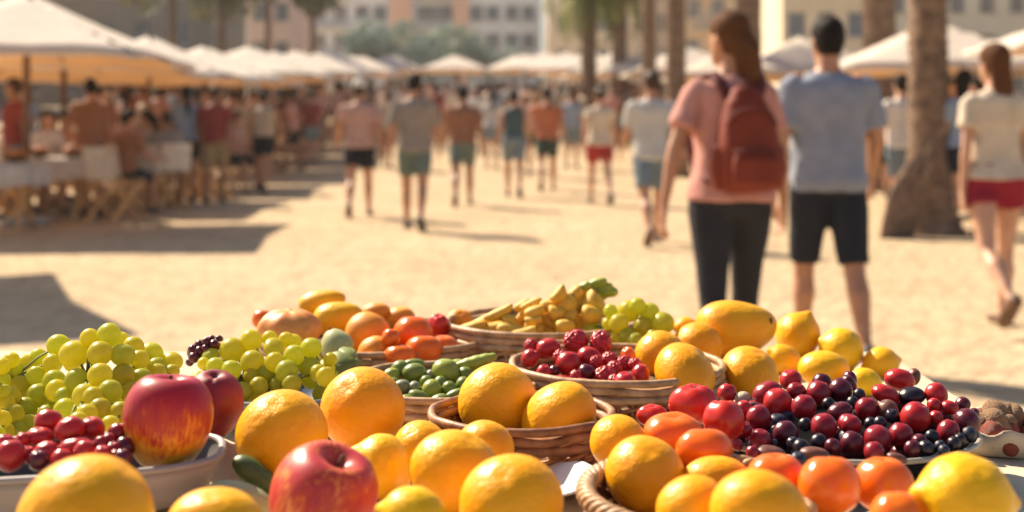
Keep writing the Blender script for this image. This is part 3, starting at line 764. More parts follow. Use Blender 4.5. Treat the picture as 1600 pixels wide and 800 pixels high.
# ------------------------------------------------------------------ palms and trees
def bark():
    m, nt, b = mat('palm_bark'); b.inputs['Roughness'].default_value = .95
    tc = nt.nodes.new('ShaderNodeTexCoord')
    n = N(nt, 'ShaderNodeTexNoise', Scale=9.0, Detail=6.0); nt.links.new(tc.outputs['Object'], n.inputs['Vector'])
    nt.links.new(ramp(nt, n.outputs['Fac'], [(.3, (.13, .075, .045)), (.7, (.30, .19, .12))]), b.inputs['Base Color'])
    n2 = N(nt, 'ShaderNodeTexNoise', Scale=30.0, Detail=4.0); nt.links.new(tc.outputs['Object'], n2.inputs['Vector'])
    addbump(nt, b, n2.outputs['Fac'], .8, .03)
    return m
M_BARK = bark()
M_FROND = translucent(simple('palm_green', (.10, .14, .03), (.05, .08, .02), 3, .5), (.30, .30, .04), .35)
def palm(name, label, loc, h, r, flare, group, drop=1.0, lean=(0, 0), nf=26, fl=2.6):
    t = thing(name, label, 'palm tree', loc, 0, group)
    g = Geo(); n = 22; vs = []; fs = []
    rows = int(h / .055)
    for j in range(rows + 1):
        z = h * j / rows - (.1 if j == 0 else 0)
        f = j / rows
        rr = r * (1 + flare * math.exp(-z / .55) + .10 * (1 - f))
        rr *= 1 + (.06 if j % 2 else -.06) + .03 * noise.noise(Vector((0, 0, z * 3 + loc[0])))
        for k in range(n):
            a = 2 * PI * k / n + (.5 * 2 * PI / n if (j // 2) % 2 else 0)
            q = rr * (1 + .09 * noise.noise(Vector((math.cos(a) * 2, math.sin(a) * 2, z * 2.2 + loc[0] * 3))) + .05 * noise.noise(Vector((math.cos(a) * 7, math.sin(a) * 7, z * 9))))
            vs.append((q * math.cos(a) + lean[0] * f * f, q * math.sin(a) + lean[1] * f * f, z))
    for j in range(rows):
        for k in range(n): fs.append((j * n + k, j * n + (k + 1) % n, (j + 1) * n + (k + 1) % n, (j + 1) * n + k))
    g.add(vs, fs); obj('trunk', g, M_BARK, t)
    g = Geo(); top = Vector((lean[0], lean[1], h))
    for i in range(nf):
        a = i * 2.399; el = rad(68 - 95 * (i / nf) + random.uniform(-8, 8))
        L = fl * random.uniform(.85, 1.1)
        d = Vector((math.cos(a), math.sin(a), 0)); side = Vector((-math.sin(a), math.cos(a), 0))
        p = top.copy(); e = el; pts = [p.copy()]
        for k in range(14):
            p = p + (d * math.cos(e) + Vector((0, 0, math.sin(e)))) * (L / 14); e -= rad(7.5) * drop; pts.append(p.copy())
        g.tube(pts, [.03 * (1 - k / 15) + .004 for k in range(15)], 5)
        for k in range(2, 15):
            for q in (0, .5):
                c = pts[k - 1].lerp(pts[k], q); tdir = (pts[k] - pts[k - 1]).normalized()
                ll = .52 * math.sin(PI * min(1, (k + q) / 15.5) ** .7) + .08
                for s_ in (-1, 1):
                    o_ = side * s_ * ll * .75 + tdir * ll * .6 + Vector((0, 0, -.22 * ll + random.uniform(-.06, .02)))
                    w = tdir * .020
                    g.add([c - w, c + w, c + o_ * .6 + w * .9, c + o_, c + o_ * .6 - w * .9], [(0, 1, 2, 3, 4)])
    obj('crown', g, M_FROND, t, False)
    return t
palm('palm_tree', 'thick palm trunk with flared base standing between the man and the long haired woman', at_feet(1452, Y=13.2), 8.5, .185, .85, None, lean=(-.1, .3), nf=30)
HZ = .0007
PL = [(1056, 25, 6.2, .19, 'dark palm trunk directly beside the head of the backpack woman'), (1014, 30, 6.4, .17, 'slim palm trunk just before the one beside the backpack woman'), (968, 35, 4.9, .20, 'palm with drooping green fronds standing second above the far parasols'),
      (920, 36, 4.6, .22, 'palm with drooping green fronds standing first above the far parasols'), (1170, 27, 7, .26, 'palm trunk hidden behind the head of the backpack woman'), (1374, 21.2, 8, .26, 'reddish palm trunk between the man and the thick trunk')]
for px, Y, h, r, lab in PL:
    palm('palm_tree', lab, at_feet(px, Y=Y), h, r, .25, 'palms along the right of the lane', drop=1.25, nf=22, fl=2.3)
# dead frond sheaths and a canvas heap against the thick palm
M_SHEATH = simple('dry_sheath', (.36, .27, .19), (.22, .15, .10), 8, .9, .5, 30, .02, stretch=(1, 1, .2))
t = thing('dry_frond_pile', 'dry brown palm sheaths leaning on the thick palm base', 'palm sheaths', at_feet(1412, Y=12.75))
for k in range(7):
    g = Geo(); x0 = -.12 + .05 * k
    g.tube([(x0 - .1, -.1 + .03 * k, .02), (x0 - .02, .02 * k - .05, .4), (x0 + .12, .1, .62 + .06 * (k % 3)), (x0 + .22, .16, .78 + .04 * k)], [.06, .055, .04, .015], 9, flat=.5, roundend=True)
    obj('sheath', g, M_BARK, t)

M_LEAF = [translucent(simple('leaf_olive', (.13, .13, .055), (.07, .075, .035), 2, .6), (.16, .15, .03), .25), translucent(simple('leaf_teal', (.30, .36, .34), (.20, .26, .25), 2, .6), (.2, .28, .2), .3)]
M_BRK = simple('trunk_bark', (.16, .10, .065), None, 9, .9, .6, 25, .03, stretch=(1, 1, .3))
def tree(label, loc, h, cz, rx, rz_, mi, nl=2600, leaf=.22, name='round_tree', group=None):
    t = thing(name, label, 'tree', loc, 0, group)
    g = Geo(); g.tube([(0, 0, -.1), (.04, 0, h * .4), (-.03, .03, cz)], [.22, .16, .10], 10)
    for k in range(7):
        a = k * 2.4; e = Vector((math.cos(a) * rx * .6, math.sin(a) * rx * .6, cz + rz_ * random.uniform(-.3, .5)))
        g.tube([(-.01, 0, cz - rz_ * .6), e * .5 + Vector((0, 0, (cz - rz_ * .3) * .5)), e], [.08, .05, .02], 6)
    obj('trunk', g, M_BRK, t)
    g = Geo(); cl_ = []
    for k in range(26):
        while True:
            q = Vector((random.uniform(-1, 1), random.uniform(-1, 1), random.uniform(-1, 1)))
            if .25 < q.length < 1: break
        cl_.append((Vector((q.x * rx * .85, q.y * rx * .85, cz + q.z * rz_ * .85)), random.uniform(.25, .42) * rx))
    for k in range(nl):
        c, r = random.choice(cl_)
        q = Vector((random.gauss(0, 1), random.gauss(0, 1), random.gauss(0, 1))).normalized() * r * random.uniform(.5, 1.05)
        p = c + q; n_ = (q.normalized() + Vector((random.uniform(-.7, .7), random.uniform(-.7, .7), random.uniform(-.7, .7)))).normalized()
        u = n_.orthogonal().normalized(); w = n_.cross(u); ang = random.uniform(0, PI)
        u, w = u * math.cos(ang) + w * math.sin(ang), w * math.cos(ang) - u * math.sin(ang)
        l = leaf * random.uniform(.7, 1.3)
        g.add([p - u * l, p + w * l * .45, p + u * l, p - w * l * .45], [(0, 1, 2, 3)])
    obj('crown', g, M_LEAF[mi], t, False)
TR = [(488, 60, 9.0, 6.4, 1.25, 2.0, 0, 'slim tree with rounded crown beside the white apartment house'), (268, 46, 10, 6.5, 2.6, 2.4, 0, 'broad olive tree above the third left parasol'), (345, 50, 10, 6.7, 2.6, 2.6, 0, 'olive tree standing second above the left parasols'), (418, 62, 11, 7.9, 1.8, 2.8, 0, 'olive tree before the pink house'),
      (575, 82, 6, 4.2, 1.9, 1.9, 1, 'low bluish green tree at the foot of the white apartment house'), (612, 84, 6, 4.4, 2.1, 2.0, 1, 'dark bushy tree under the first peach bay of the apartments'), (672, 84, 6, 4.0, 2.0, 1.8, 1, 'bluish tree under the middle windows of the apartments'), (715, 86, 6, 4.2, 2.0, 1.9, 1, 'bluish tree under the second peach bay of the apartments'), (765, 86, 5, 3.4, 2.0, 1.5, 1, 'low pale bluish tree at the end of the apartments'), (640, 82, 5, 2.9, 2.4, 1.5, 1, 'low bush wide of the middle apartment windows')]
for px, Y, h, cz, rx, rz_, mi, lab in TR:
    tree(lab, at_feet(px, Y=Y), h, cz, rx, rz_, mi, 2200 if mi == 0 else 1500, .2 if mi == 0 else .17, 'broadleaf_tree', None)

# ------------------------------------------------------------------ houses
M_PANE = simple('dark_pane', (.16, .18, .23), (.11, .13, .17), 2, .15)
M_FRAMEW = simple('window_frame', (.55, .53, .50), None, 3, .7)
def house(label, x0, x1, y, h, dep, wall_c, cols, storey, w, wh, sill=.9, skip=(), bays=(), bay_c=None, name='apartment_house', balcony=False, roof_c=(.42, .24, .15)):
    """front wall built from spandrels and piers, so the window openings are real"""
    z0 = gz(y)
    t = thing(name, label, 'building', ((x0 + x1) / 2, y, z0))
    W = x1 - x0; mw = simple('plaster_' + label[:18], wall_c, tuple(c * .88 for c in wall_c), .6, .9, .3, 8, .02)
    g = Geo(); ns = int(h / storey)
    th = .35
    g.box((0, th + (dep - th) / 2 + .4, h / 2), (W, dep - th - .4, h))            # inner body behind the openings
    for s_ in range(ns):
        zb = s_ * storey
        g.box((0, th / 2, zb + sill / 2), (W, th, sill)); top = storey - sill - wh
        g.box((0, th / 2, zb + storey - top / 2), (W, th, top))
        xs = [-W / 2] + sum([[c - w / 2, c + w / 2] for c in cols], []) + [W / 2]
        for a, b in zip(xs[::2], xs[1::2]):
            if b - a > .01: g.box(((a + b) / 2, th / 2, zb + sill + wh / 2), (b - a, th, wh))
    g.box((0, th / 2 + .1, ns * storey + (h - ns * storey) / 2), (W, th, h - ns * storey))
    for sx in (-1, 1): g.box((sx * (W / 2 - .1), th + .2, h / 2), (.2, .4, h))
    obj('wall', g, mw, t, False)
    cnt = 0
    for s_ in range(ns):
        zb = s_ * storey
        for c in cols:
            if cnt >= 96: break
            cnt += 1
            g = Geo(); zc = zb + sill + wh / 2
            for dx in (-1, 1): g.box((c + dx * (w / 2 - .04), .20, zc), (.08, .08, wh))
            for dz in (-1, 1): g.box((c, .20, zc + dz * (wh / 2 - .04)), (w - .16, .08, .08))
            g.box((c, .20, zc), (.06, .06, wh - .16)); g.box((c, -.06, zb + sill - .05), (w + .2, .12, .08))
            f_ = obj('window', g, M_FRAMEW, t, False)
            g = Geo(); g.box((c, .26, zc), (w, .02, wh)); obj('pane', g, M_PANE, f_, False)
        if balcony:
            for a, b in balcony:
                g = Geo(); g.box(((a + b) / 2, -.55, zb + .0), (b - a, 1.08, .16))
                for k in range(int((b - a) / .35) + 1): g.box((a + .05 + k * .35, -1.05, zb + .55), (.05, .05, .94))
                g.box(((a + b) / 2, -1.05, zb + 1.05), (b - a, .08, .07)); obj('balcony', g, M_FRAMEW, t, False)
    if bays:
        mb = simple('bay_' + label[:14], bay_c, tuple(c * .9 for c in bay_c), .6, .9, .3, 8, .02)
        for bx, bw in bays:
            g = Geo(); g.box((bx, -.45, h / 2 + .3), (bw, .9, h + .6)); g.box((bx, -.45, h + .68), (bw + .3, 1.2, .15)); obj('stair_bay', g, mb, t, False)
    g = Geo(); g.box((0, dep / 2, h + .15), (W + .5, dep + .5, .3)); obj('roof', g, simple('roof_' + label[:12], roof_c, None, 3, .9), t, False)
    return t
def X(px, Y): return (px - 800) / F * Y
def span(a, b, n): return [a + (b - a) * (i + .5) / n for i in range(n)]
Y0 = 118
xa, xb = X(468, Y0), X(846, Y0); cx = (xa + xb) / 2
def lx(px): return X(px, Y0) - cx
house('long white apartment block with two peach stair bays behind the far trees', xa, xb, Y0, 16.4, 12, (.80, .85, .90), [lx(p) for p in (498, 532, 566, 594, 662, 678, 697, 744, 770, 800, 826)], 2.7, 1.35, 1.45, .75, bays=[(lx(627), 2.0), (lx(720), 1.5)], bay_c=(.80, .52, .38), balcony=[(lx(484), lx(546)), (lx(655), lx(703))])
Y1 = 95
house('dusty pink house with pale corners between the olive trees', X(385, Y1), X(462, Y1), Y1, 15.2, 10, (.70, .54, .47), span(-1.6, 1.6, 2), 3, 1.1, 1.5, name='town_house')
Y2 = 78
house('dark grey stone house rising behind the left parasols', X(-60, Y2), X(330, Y2), Y2, 13, 10, (.26, .235, .20), span(-7, 7, 6), 3.1, 1.1, 1.6, name='town_house', roof_c=(.20, .15, .12))
Y3 = 105
house('pale beige house with narrow windows behind the drooping palms', X(855, Y3), X(1060, Y3), Y3, 15.6, 10, (.80, .70, .56), span(-5.2, 5.2, 6), 3, .9, 1.5, name='town_house')
Y4 = 92
house('warm tan house behind the backpack woman', X(1064, Y4), X(1218, Y4), Y4, 15.3, 10, (.72, .56, .38), span(-3.6, 3.6, 4), 3, 1.0, 1.5, name='town_house', balcony=[(-2.8, -.6)])
Y5 = 66
house('butter yellow house with dark windows behind the man in blue', X(1222, Y5), X(1362, Y5), Y5, 12.2, 9, (.80, .68, .48), span(-2.4, 2.4, 3), 2.9, .95, 1.35, name='town_house')
Y6 = 88
house('pale grey-green house past the thick palm trunk', X(1366, Y6), X(1720, Y6), Y6, 15.2, 9, (.66, .68, .60), span(-7.5, 7.5, 7), 3, 1.1, 1.5, name='town_house')
house('brown house closing the plaza on the far left', X(-700, 60), X(-90, 60), 60, 13, 9, (.24, .17, .12), span(-9, 9, 7), 3, 1.1, 1.6, name='town_house')
house('tan house closing the plaza on the far right', X(1740, 62), X(2400, 62), 62, 13, 9, (.45, .34, .24), span(-10, 10, 7), 3, 1.1, 1.6, name='town_house')

# ------------------------------------------------------------------ light, sky, camera
SUN_AZ = 44.0; SUN_EL = 41.0        # degrees left of straight ahead, height
d = Vector((-math.sin(rad(SUN_AZ)) * math.cos(rad(SUN_EL)), math.cos(rad(SUN_AZ)) * math.cos(rad(SUN_EL)), math.sin(rad(SUN_EL))))
sl = bpy.data.lights.new('sun', 'SUN'); sl.energy = 5.0; sl.angle = rad(.55); sl.color = (1.0, .86, .66)
so = bpy.data.objects.new('sun', sl); COL.objects.link(so); so.rotation_euler = d.to_track_quat('Z', 'Y').to_euler(); so.location = (0, 0, 30)
w = bpy.data.worlds.new('World'); SC.world = w; w.use_nodes = True
nt = w.node_tree; bg = nt.nodes['Background']
sky = nt.nodes.new('ShaderNodeTexSky'); sky.sky_type = 'NISHITA'; sky.sun_disc = False
sky.sun_elevation = rad(SUN_EL); sky.sun_rotation = rad(-SUN_AZ); sky.air_density = 1.0; sky.dust_density = 1.6; sky.ozone_density = 1.0
nt.links.new(sky.outputs[0], bg.inputs['Color']); bg.inputs['Strength'].default_value = .062
cam = bpy.data.cameras.new('camera'); co = bpy.data.objects.new('camera', cam); COL.objects.link(co)
co.location = (0, 0, CH); co.rotation_euler = (PI / 2, 0, 0)
cam.sensor_width = 36; cam.lens = 36 * F / 1600; cam.shift_y = -(400 - HY) / 1600
cam.clip_start = .05; cam.clip_end = 4000
cam.dof.use_dof = True; cam.dof.focus_distance = 1.28; cam.dof.aperture_fstop = 4.1; cam.dof.aperture_blades = 0
SC.camera = co
SC.view_settings.view_transform = 'Standard'; SC.view_settings.look = 'None'; SC.view_settings.gamma = 1; SC.view_settings.use_curve_mapping = False
SC.view_settings.exposure = 1.04
SC.cycles.use_denoising = True
try: SC.cycles.denoiser = 'OPENIMAGEDENOISE'
except Exception: pass
SC.cycles.max_bounces = 8; SC.cycles.diffuse_bounces = 4; SC.cycles.transmission_bounces = 4; SC.cycles.sample_clamp_indirect = 8
def haze():
    m = bpy.data.materials.new('warm_air'); m.use_nodes = True; nt = m.node_tree
    nt.nodes.remove(nt.nodes['Principled BSDF'])
    v = nt.nodes.new('ShaderNodeVolumePrincipled'); v.inputs['Density'].default_value = HZ
    v.inputs['Color'].default_value = (.92, .90, .86, 1); v.inputs['Anisotropy'].default_value = .25
    nt.links.new(v.outputs[0], nt.nodes['Material Output'].inputs['Volume'])
    g = Geo(); g.box((0, 62, 9.5), (300, 180, 24)); kind(obj('haze', g, m, None, False), 'stuff')
haze()
if RS is not None: bpy.data.scenes.remove(RS)
# ------------------------------------------------------------------ fruit shapes (unit size, long axis x, top z)
TZ = .84            # stall table height
def radial(fn, n=40, m=24, axis='z'):
    """closed surface from fn(direction)->point, scaled to +-1 extents"""
    vs = []; fs = []
    def D(t, a):
        d_ = Vector((math.sin(t) * math.cos(a), math.sin(t) * math.sin(a), math.cos(t)))
        return d_ if axis == 'z' else Vector((d_.z, d_.x, d_.y))
    for i in range(1, m):
        for k in range(n): vs.append(Vector(fn(D(PI * i / m, 2 * PI * k / n))))
    it = len(vs); vs.append(Vector(fn(D(1e-4, 0)))); ib = len(vs); vs.append(Vector(fn(D(PI - 1e-4, 0))))
    for k in range(n):
        k2 = (k + 1) % n
        fs.append((it, k, k2)); fs.append((ib, (m - 2) * n + k2, (m - 2) * n + k))
        for i in range(m - 2): fs.append((i * n + k, (i + 1) * n + k, (i + 1) * n + k2, i * n + k2))
    for c in range(3):
        lo = min(v[c] for v in vs); hi = max(v[c] for v in vs)
        for v in vs: v[c] = (v[c] - (lo + hi) / 2) / ((hi - lo) / 2)
    g = Geo(); g.add(vs, fs); return g
def nz(d_, f, s): return noise.noise(d_ * f + Vector((s * 13.7, s * 5.1, s * 3.3)))
def ang(d_): return math.acos(max(-1, min(1, d_.z)))
SHAPES = {}
def shape(name, mats, fn, n=40, m=24, axis='z', variants=1):
    SHAPES[name] = []
    for s in range(variants):
        SHAPES[name].append(radial(lambda d_, s=s: fn(d_, s), n, m, axis).mesh(name, mats))
M_OR = citrus('orange_rind', (.95, .45, .006), (.90, .38, .004))
M_ORW = citrus('orange_rind_warm', (.84, .27, .018), (.78, .19, .010))
M_LE = citrus('lemon_rind', (.95, .53, .008), (.90, .44, .005), 44)
M_MA = citrus('mango_skin', (.90, .48, .010), (.86, .38, .008), 90, .36, (.55, .22, .01))
def tomato_mat(name, c1, c2, rough=.22, bump=.06):
    return simple(name, c1, c2, 2.0, rough, bump, 30, .01, spec=.5, sss=.2, sssr=.01)
M_TO = tomato_mat('tomato_orange_red', (.88, .19, .010), (.82, .13, .008))
M_TR = tomato_mat('tomato_red', (.62, .035, .015), (.52, .02, .012))
M_AP = simple('apricot_skin', (.88, .36, .022), (.82, .27, .015), 2.5, .5, .12, 60, .01, sss=.2, sssr=.01)
M_PU = simple('salmon_skin', (.86, .36, .09), (.76, .24, .04), 3.0, .45, .15, 30, .01, sss=.15, sssr=.01)
def apple_mat(name, reds, golds, zb):
    m, nt, b = mat(name); b.inputs['Roughness'].default_value = .38; b.inputs['Specular IOR Level'].default_value = .4
    b.inputs['Subsurface Weight'].default_value = .12; b.inputs['Subsurface Radius'].default_value = (1, .3, .1); b.inputs['Subsurface Scale'].default_value = .006
    co_ = coords(nt, (5, 5, .9)); n = N(nt, 'ShaderNodeTexNoise', Scale=2.2, Detail=6.0, Roughness=.65); nt.links.new(co_, n.inputs['Vector'])
    tc = nt.nodes.new('ShaderNodeTexCoord'); sp = nt.nodes.new('ShaderNodeSeparateXYZ'); nt.links.new(tc.outputs['Object'], sp.inputs[0])
    n2 = N(nt, 'ShaderNodeTexNoise', Scale=1.3, Detail=2.0); nt.links.new(tc.outputs['Object'], n2.inputs['Vector'])
    m1 = nt.nodes.new('ShaderNodeMath'); m1.operation = 'MULTIPLY_ADD'; nt.links.new(sp.outputs['Z'], m1.inputs[0]); m1.inputs[1].default_value = zb; nt.links.new(n.outputs['Fac'], m1.inputs[2])
    m2 = nt.nodes.new('ShaderNodeMath'); m2.operation = 'MULTIPLY_ADD'; nt.links.new(n2.outputs['Fac'], m2.inputs[0]); m2.inputs[1].default_value = .7; nt.links.new(m1.outputs[0], m2.inputs[2])
    m3 = nt.nodes.new('ShaderNodeMath'); m3.operation = 'SUBTRACT'; nt.links.new(m2.outputs[0], m3.inputs[0]); m3.inputs[1].default_value = .35
    nt.links.new(ramp(nt, m3.outputs[0], [(.18, golds[0]), (.36, golds[1]), (.52, reds[1]), (.75, reds[0])]), b.inputs['Base Color'])
    n3 = N(nt, 'ShaderNodeTexNoise', Scale=40, Detail=2.0); nt.links.new(tc.outputs['Object'], n3.inputs['Vector']); addbump(nt, b, n3.outputs['Fac'], .05, .01)
    return m
M_A1 = apple_mat('apple_pink_red', [(.48, .03, .055), (.56, .065, .035)], [(.85, .50, .12), (.76, .24, .06)], .12)
M_A2 = apple_mat('apple_red_gold', [(.40, .016, .03), (.50, .04, .016)], [(.88, .44, .03), (.80, .22, .012)], .48)
M_PE = simple('peach_dark', (.30, .02, .025), (.20, .012, .02), 2.4, .55, .08, 60, .01, sss=.1, sssr=.006)
M_STEM = simple('stem_brown', (.12, .07, .03), (.07, .04, .02), 30, .8)
M_GSTEM = simple('stem_green', (.22, .26, .07), (.14, .16, .04), 30, .7)
def grape_mat(name, c1, c2, tr):
    m = simple(name, c1, c2, 2.5, .33, .06, 14, .02, spec=.45, sss=.35, sssr=.006)
    return translucent(m, tr, .5)
M_GR = grape_mat('grape_green', (.64, .63, .075), (.50, .53, .05), (.83, .81, .085))
M_GR2 = grape_mat('grape_gold', (.72, .62, .06), (.58, .54, .05), (.90, .80, .06))
def berry_mat(name, c1, c2, rough=.24, bloom=None):
    return simple(name, c1, c2, 2.2, rough, .12, 10, .02, spec=.5, sss=.08, sssr=.004)
BM = {'crimson': berry_mat('berry_crimson', (.34, .014, .022), (.24, .01, .018)), 'red': berry_mat('berry_red', (.52, .022, .02), (.40, .014, .016)), 'maroon': berry_mat('berry_maroon', (.13, .010, .022), (.08, .007, .016)),
      'black': berry_mat('berry_black', (.020, .013, .022), (.012, .009, .016), .3), 'blue': berry_mat('berry_blue', (.03, .035, .06), (.018, .02, .04), .42), 'brown': berry_mat('berry_brown', (.20, .07, .04), (.12, .045, .03), .4), 'pale': berry_mat('berry_pale', (.52, .42, .28), (.40, .30, .2), .5)}
M_RA = simple('raspberry_red', (.50, .02, .03), (.36, .012, .02), 4, .28, .1, 20, .01, sss=.2, sssr=.006)
M_OL = [simple('olive_green', (.22, .27, .045), (.15, .20, .03), 3, .32, .08, 14, .01, sss=.1, sssr=.005), simple('olive_light', (.36, .40, .055), (.27, .32, .04), 3, .34, .08, 14, .01, sss=.1, sssr=.005), simple('olive_grey', (.26, .28, .16), (.18, .20, .10), 3, .45, .08, 14, .01)]
M_POD = simple('pod_green', (.38, .42, .05), (.28, .34, .04), 3, .4, .1, 20, .01)
M_BA = simple('banana_yellow', (.84, .52, .045), (.72, .38, .03), 3.5, .5, .2, 18, .02, sss=.1, sssr=.006)
M_BAD = simple('banana_tip', (.10, .06, .03), (.05, .03, .02), 9, .8)
M_ME = simple('melon_pale_green', (.40, .44, .24), (.30, .36, .16), 4, .5, .2, 20, .02, stretch=(.6, 4, 4))
M_CU = simple('courgette_green', (.10, .15, .04), (.05, .085, .02), 5, .4, .15, 24, .02, stretch=(.5, 4, 4))
M_PEAR = simple('pear_pale', (.52, .50, .22), (.42, .42, .16), 3, .5, .1, 40, .01)

shape('orange', M_OR, lambda d_, s: d_ * (1 + .018 * nz(d_, 1.4, s) + .006 * nz(d_, 5, s) - .05 * math.exp(-(ang(d_) / .16) ** 2) - .02 * math.exp(-((PI - ang(d_)) / .2) ** 2)), 48, 30, 'z', 4)
def lemon_f(d_, s):
    a = abs(d_.x); q = max(0.0, 1 - d_.x * d_.x) ** .5
    k = .80 + .03 * nz(d_, 2.2, s + 5)
    x = d_.x * 1.0 + math.copysign(.20 * math.exp(-((1 - a) / .035)), d_.x)
    r = k * q * (1 - .10 * math.exp(-((1 - a) / .10)))
    h = (d_.y * d_.y + d_.z * d_.z) ** .5 or 1
    return (x + .02 * nz(d_, 2, s), d_.y / h * r, d_.z / h * r)
shape('lemon', M_LE, lemon_f, 40, 30, 'x', 2)
shape('mango', M_MA, lambda d_, s: Vector((d_.x * 1.15, d_.y * (1 - .14 * d_.x), d_.z * (1 - .16 * d_.x) + .13 * d_.x * d_.x - .08 * d_.x)) * (1 + .02 * nz(d_, 1.8, s)), 44, 28, 'x', 2)
def apple_f(d_, s):
    t = ang(d_); a = math.atan2(d_.y, d_.x)
    r = 1 + .05 * math.sin(t * 1.0) - .42 * math.exp(-(t / .33) ** 2) - .20 * math.exp(-((PI - t) / .34) ** 2) + .025 * math.cos(5 * a + s) * (1 - math.cos(t)) * .6 + .02 * nz(d_, 1.3, s)
    v = d_ * r; f = 1 + .10 * d_.z
    return (v.x * f, v.y * f, v.z)
shape('apple_pink', M_A1, apple_f, 48, 32); shape('apple_gold', M_A2, lambda d_, s: apple_f(d_, 2), 48, 32)
def crease(d_, depth, wdt):
    a = math.atan2(d_.y, d_.x) - 2.2
    a = (a + PI) % (2 * PI) - PI
    return depth * math.exp(-(a / wdt) ** 2) * math.sin(ang(d_)) if d_.z < 2 else 0
shape('peach', M_PE, lambda d_, s: d_ * (1 - crease(d_, .10, .22) - .22 * math.exp(-(ang(d_) / .25) ** 2) + .10 * math.exp(-((PI - ang(d_)) / .22) ** 2) + .02 * nz(d_, 1.5, 3)), 44, 28)
shape('apricot', M_AP, lambda d_, s: d_ * (1 - crease(d_, .10, .16) - .12 * math.exp(-(ang(d_) / .22) ** 2) + .02 * nz(d_, 1.6, s)), 40, 26, 'z', 2)
shape('tomato', M_TO, lambda d_, s: d_ * (1 - .20 * math.exp(-(ang(d_) / .28) ** 2) + .02 * math.cos(5 * math.atan2(d_.y, d_.x)) * math.sin(ang(d_)) + .02 * nz(d_, 1.5, s)), 40, 26, 'z', 2)
shape('tomato_red', M_TR, lambda d_, s: d_ * (1 - .22 * math.exp(-(ang(d_) / .28) ** 2) + .05 * math.cos(4 * math.atan2(d_.y, d_.x)) * math.sin(ang(d_)) + .02 * nz(d_, 1.5, 4)), 40, 26)
shape('heirloom', M_PU, lambda d_, s: d_ * (1 - .12 * math.exp(-(ang(d_) / .4) ** 2) + .028 * math.cos(7 * math.atan2(d_.y, d_.x)) * math.sin(ang(d_)) ** .5 + .02 * nz(d_, 1.5, 4)), 64, 26)
for k_, m_ in BM.items():
    shape('berry_' + k_, m_, lambda d_, s: d_ * (1 - .16 * math.exp(-(ang(d_) / .22) ** 2) + .035 * nz(d_, 1.6, s) + .012 * nz(d_, 5, s)), 26, 16, 'z', 2)
FIB = [Vector((math.cos(i * 2.39996) * math.sqrt(1 - (1 - 2 * (i + .5) / 54) ** 2), math.sin(i * 2.39996) * math.sqrt(1 - (1 - 2 * (i + .5) / 54) ** 2), 1 - 2 * (i + .5) / 54)) for i in range(54)]
def rasp_f(d_, s):
    best = max(d_.dot(f) for f in FIB); a = math.acos(min(1, best))
    return d_ * (1 + .17 * max(0, 1 - (a / .27) ** 2) ** .5 - (.2 * math.exp(-(ang(d_) / .25) ** 2))) * (1 - .12 * d_.z * 0)
shape('raspberry', M_RA, rasp_f, 60, 40)
for k_ in range(3): shape(['olive_green', 'olive_light', 'olive_grey'][k_], M_OL[k_], lambda d_, s: Vector((d_.x * (1 + .06 * math.exp(-((1 - abs(d_.x)) / .05))), d_.y * .72, d_.z * .72)) * (1 + .03 * nz(d_, 1.5, s + 2)), 26, 18, 'x', 1)
shape('grape', M_GR, lambda d_, s: d_ * (1 + .02 * nz(d_, 1.3, s)), 22, 14, 'z', 2)
shape('grape_gold', M_GR2, lambda d_, s: d_ * (1 + .02 * nz(d_, 1.3, s)), 22, 14, 'z', 2)
shape('grape_purple', BM['maroon'], lambda d_, s: d_ * (1 + .05 * nz(d_, 1.3, s)), 20, 12, 'z', 1)
shape('melon', M_ME, lambda d_, s: d_ * (1 + .015 * math.cos(10 * math.atan2(d_.y, d_.z)) * (1 - d_.x ** 2)), 48, 24, 'x')
shape('courgette', M_CU, lambda d_, s: Vector((math.copysign(abs(d_.x) ** .8, d_.x), d_.y, d_.z)) * (1 + .02 * nz(d_, 2, s)), 30, 24, 'x')
shape('pear', M_PEAR, lambda d_, s: Vector((d_.x * (1 - .25 * d_.z), d_.y * (1 - .25 * d_.z), d_.z * 1.2)) * (1 - .1 * math.exp(-(ang(d_) / .2) ** 2)), 36, 24)
shape('pod', M_POD, lambda d_, s: Vector((d_.x, d_.y * .5, d_.z + .25 * d_.x * d_.x)) * (1 + .03 * math.cos(d_.x * 14)), 26, 30, 'x')
def banana_f(d_, s):
    q = 1 - .10 * d_.x
    x = math.copysign(abs(d_.x) ** .85, d_.x)
    return (x, d_.y * .8 * q, d_.z * q * (1 + .05 * nz(d_, 2, s)) + [.55, .25, .05][s] * d_.x * d_.x)
shape('baby_banana', [M_BA, M_BAD], banana_f, 22, 22, 'x', 3)
for me_ in SHAPES['baby_banana']:
    for p_ in me_.polygons:
        if abs(me_.vertices[p_.vertices[0]].co.x) > .965: p_.material_index = 1
shape('nut', simple('walnut_shell', (.45, .26, .13), (.30, .16, .08), 6, .7, .6, 9, .06), lambda d_, s: d_ * (1 + .06 * nz(d_, 3.5, s) - crease(d_, -.06, .1)), 26, 18, 'z', 2)

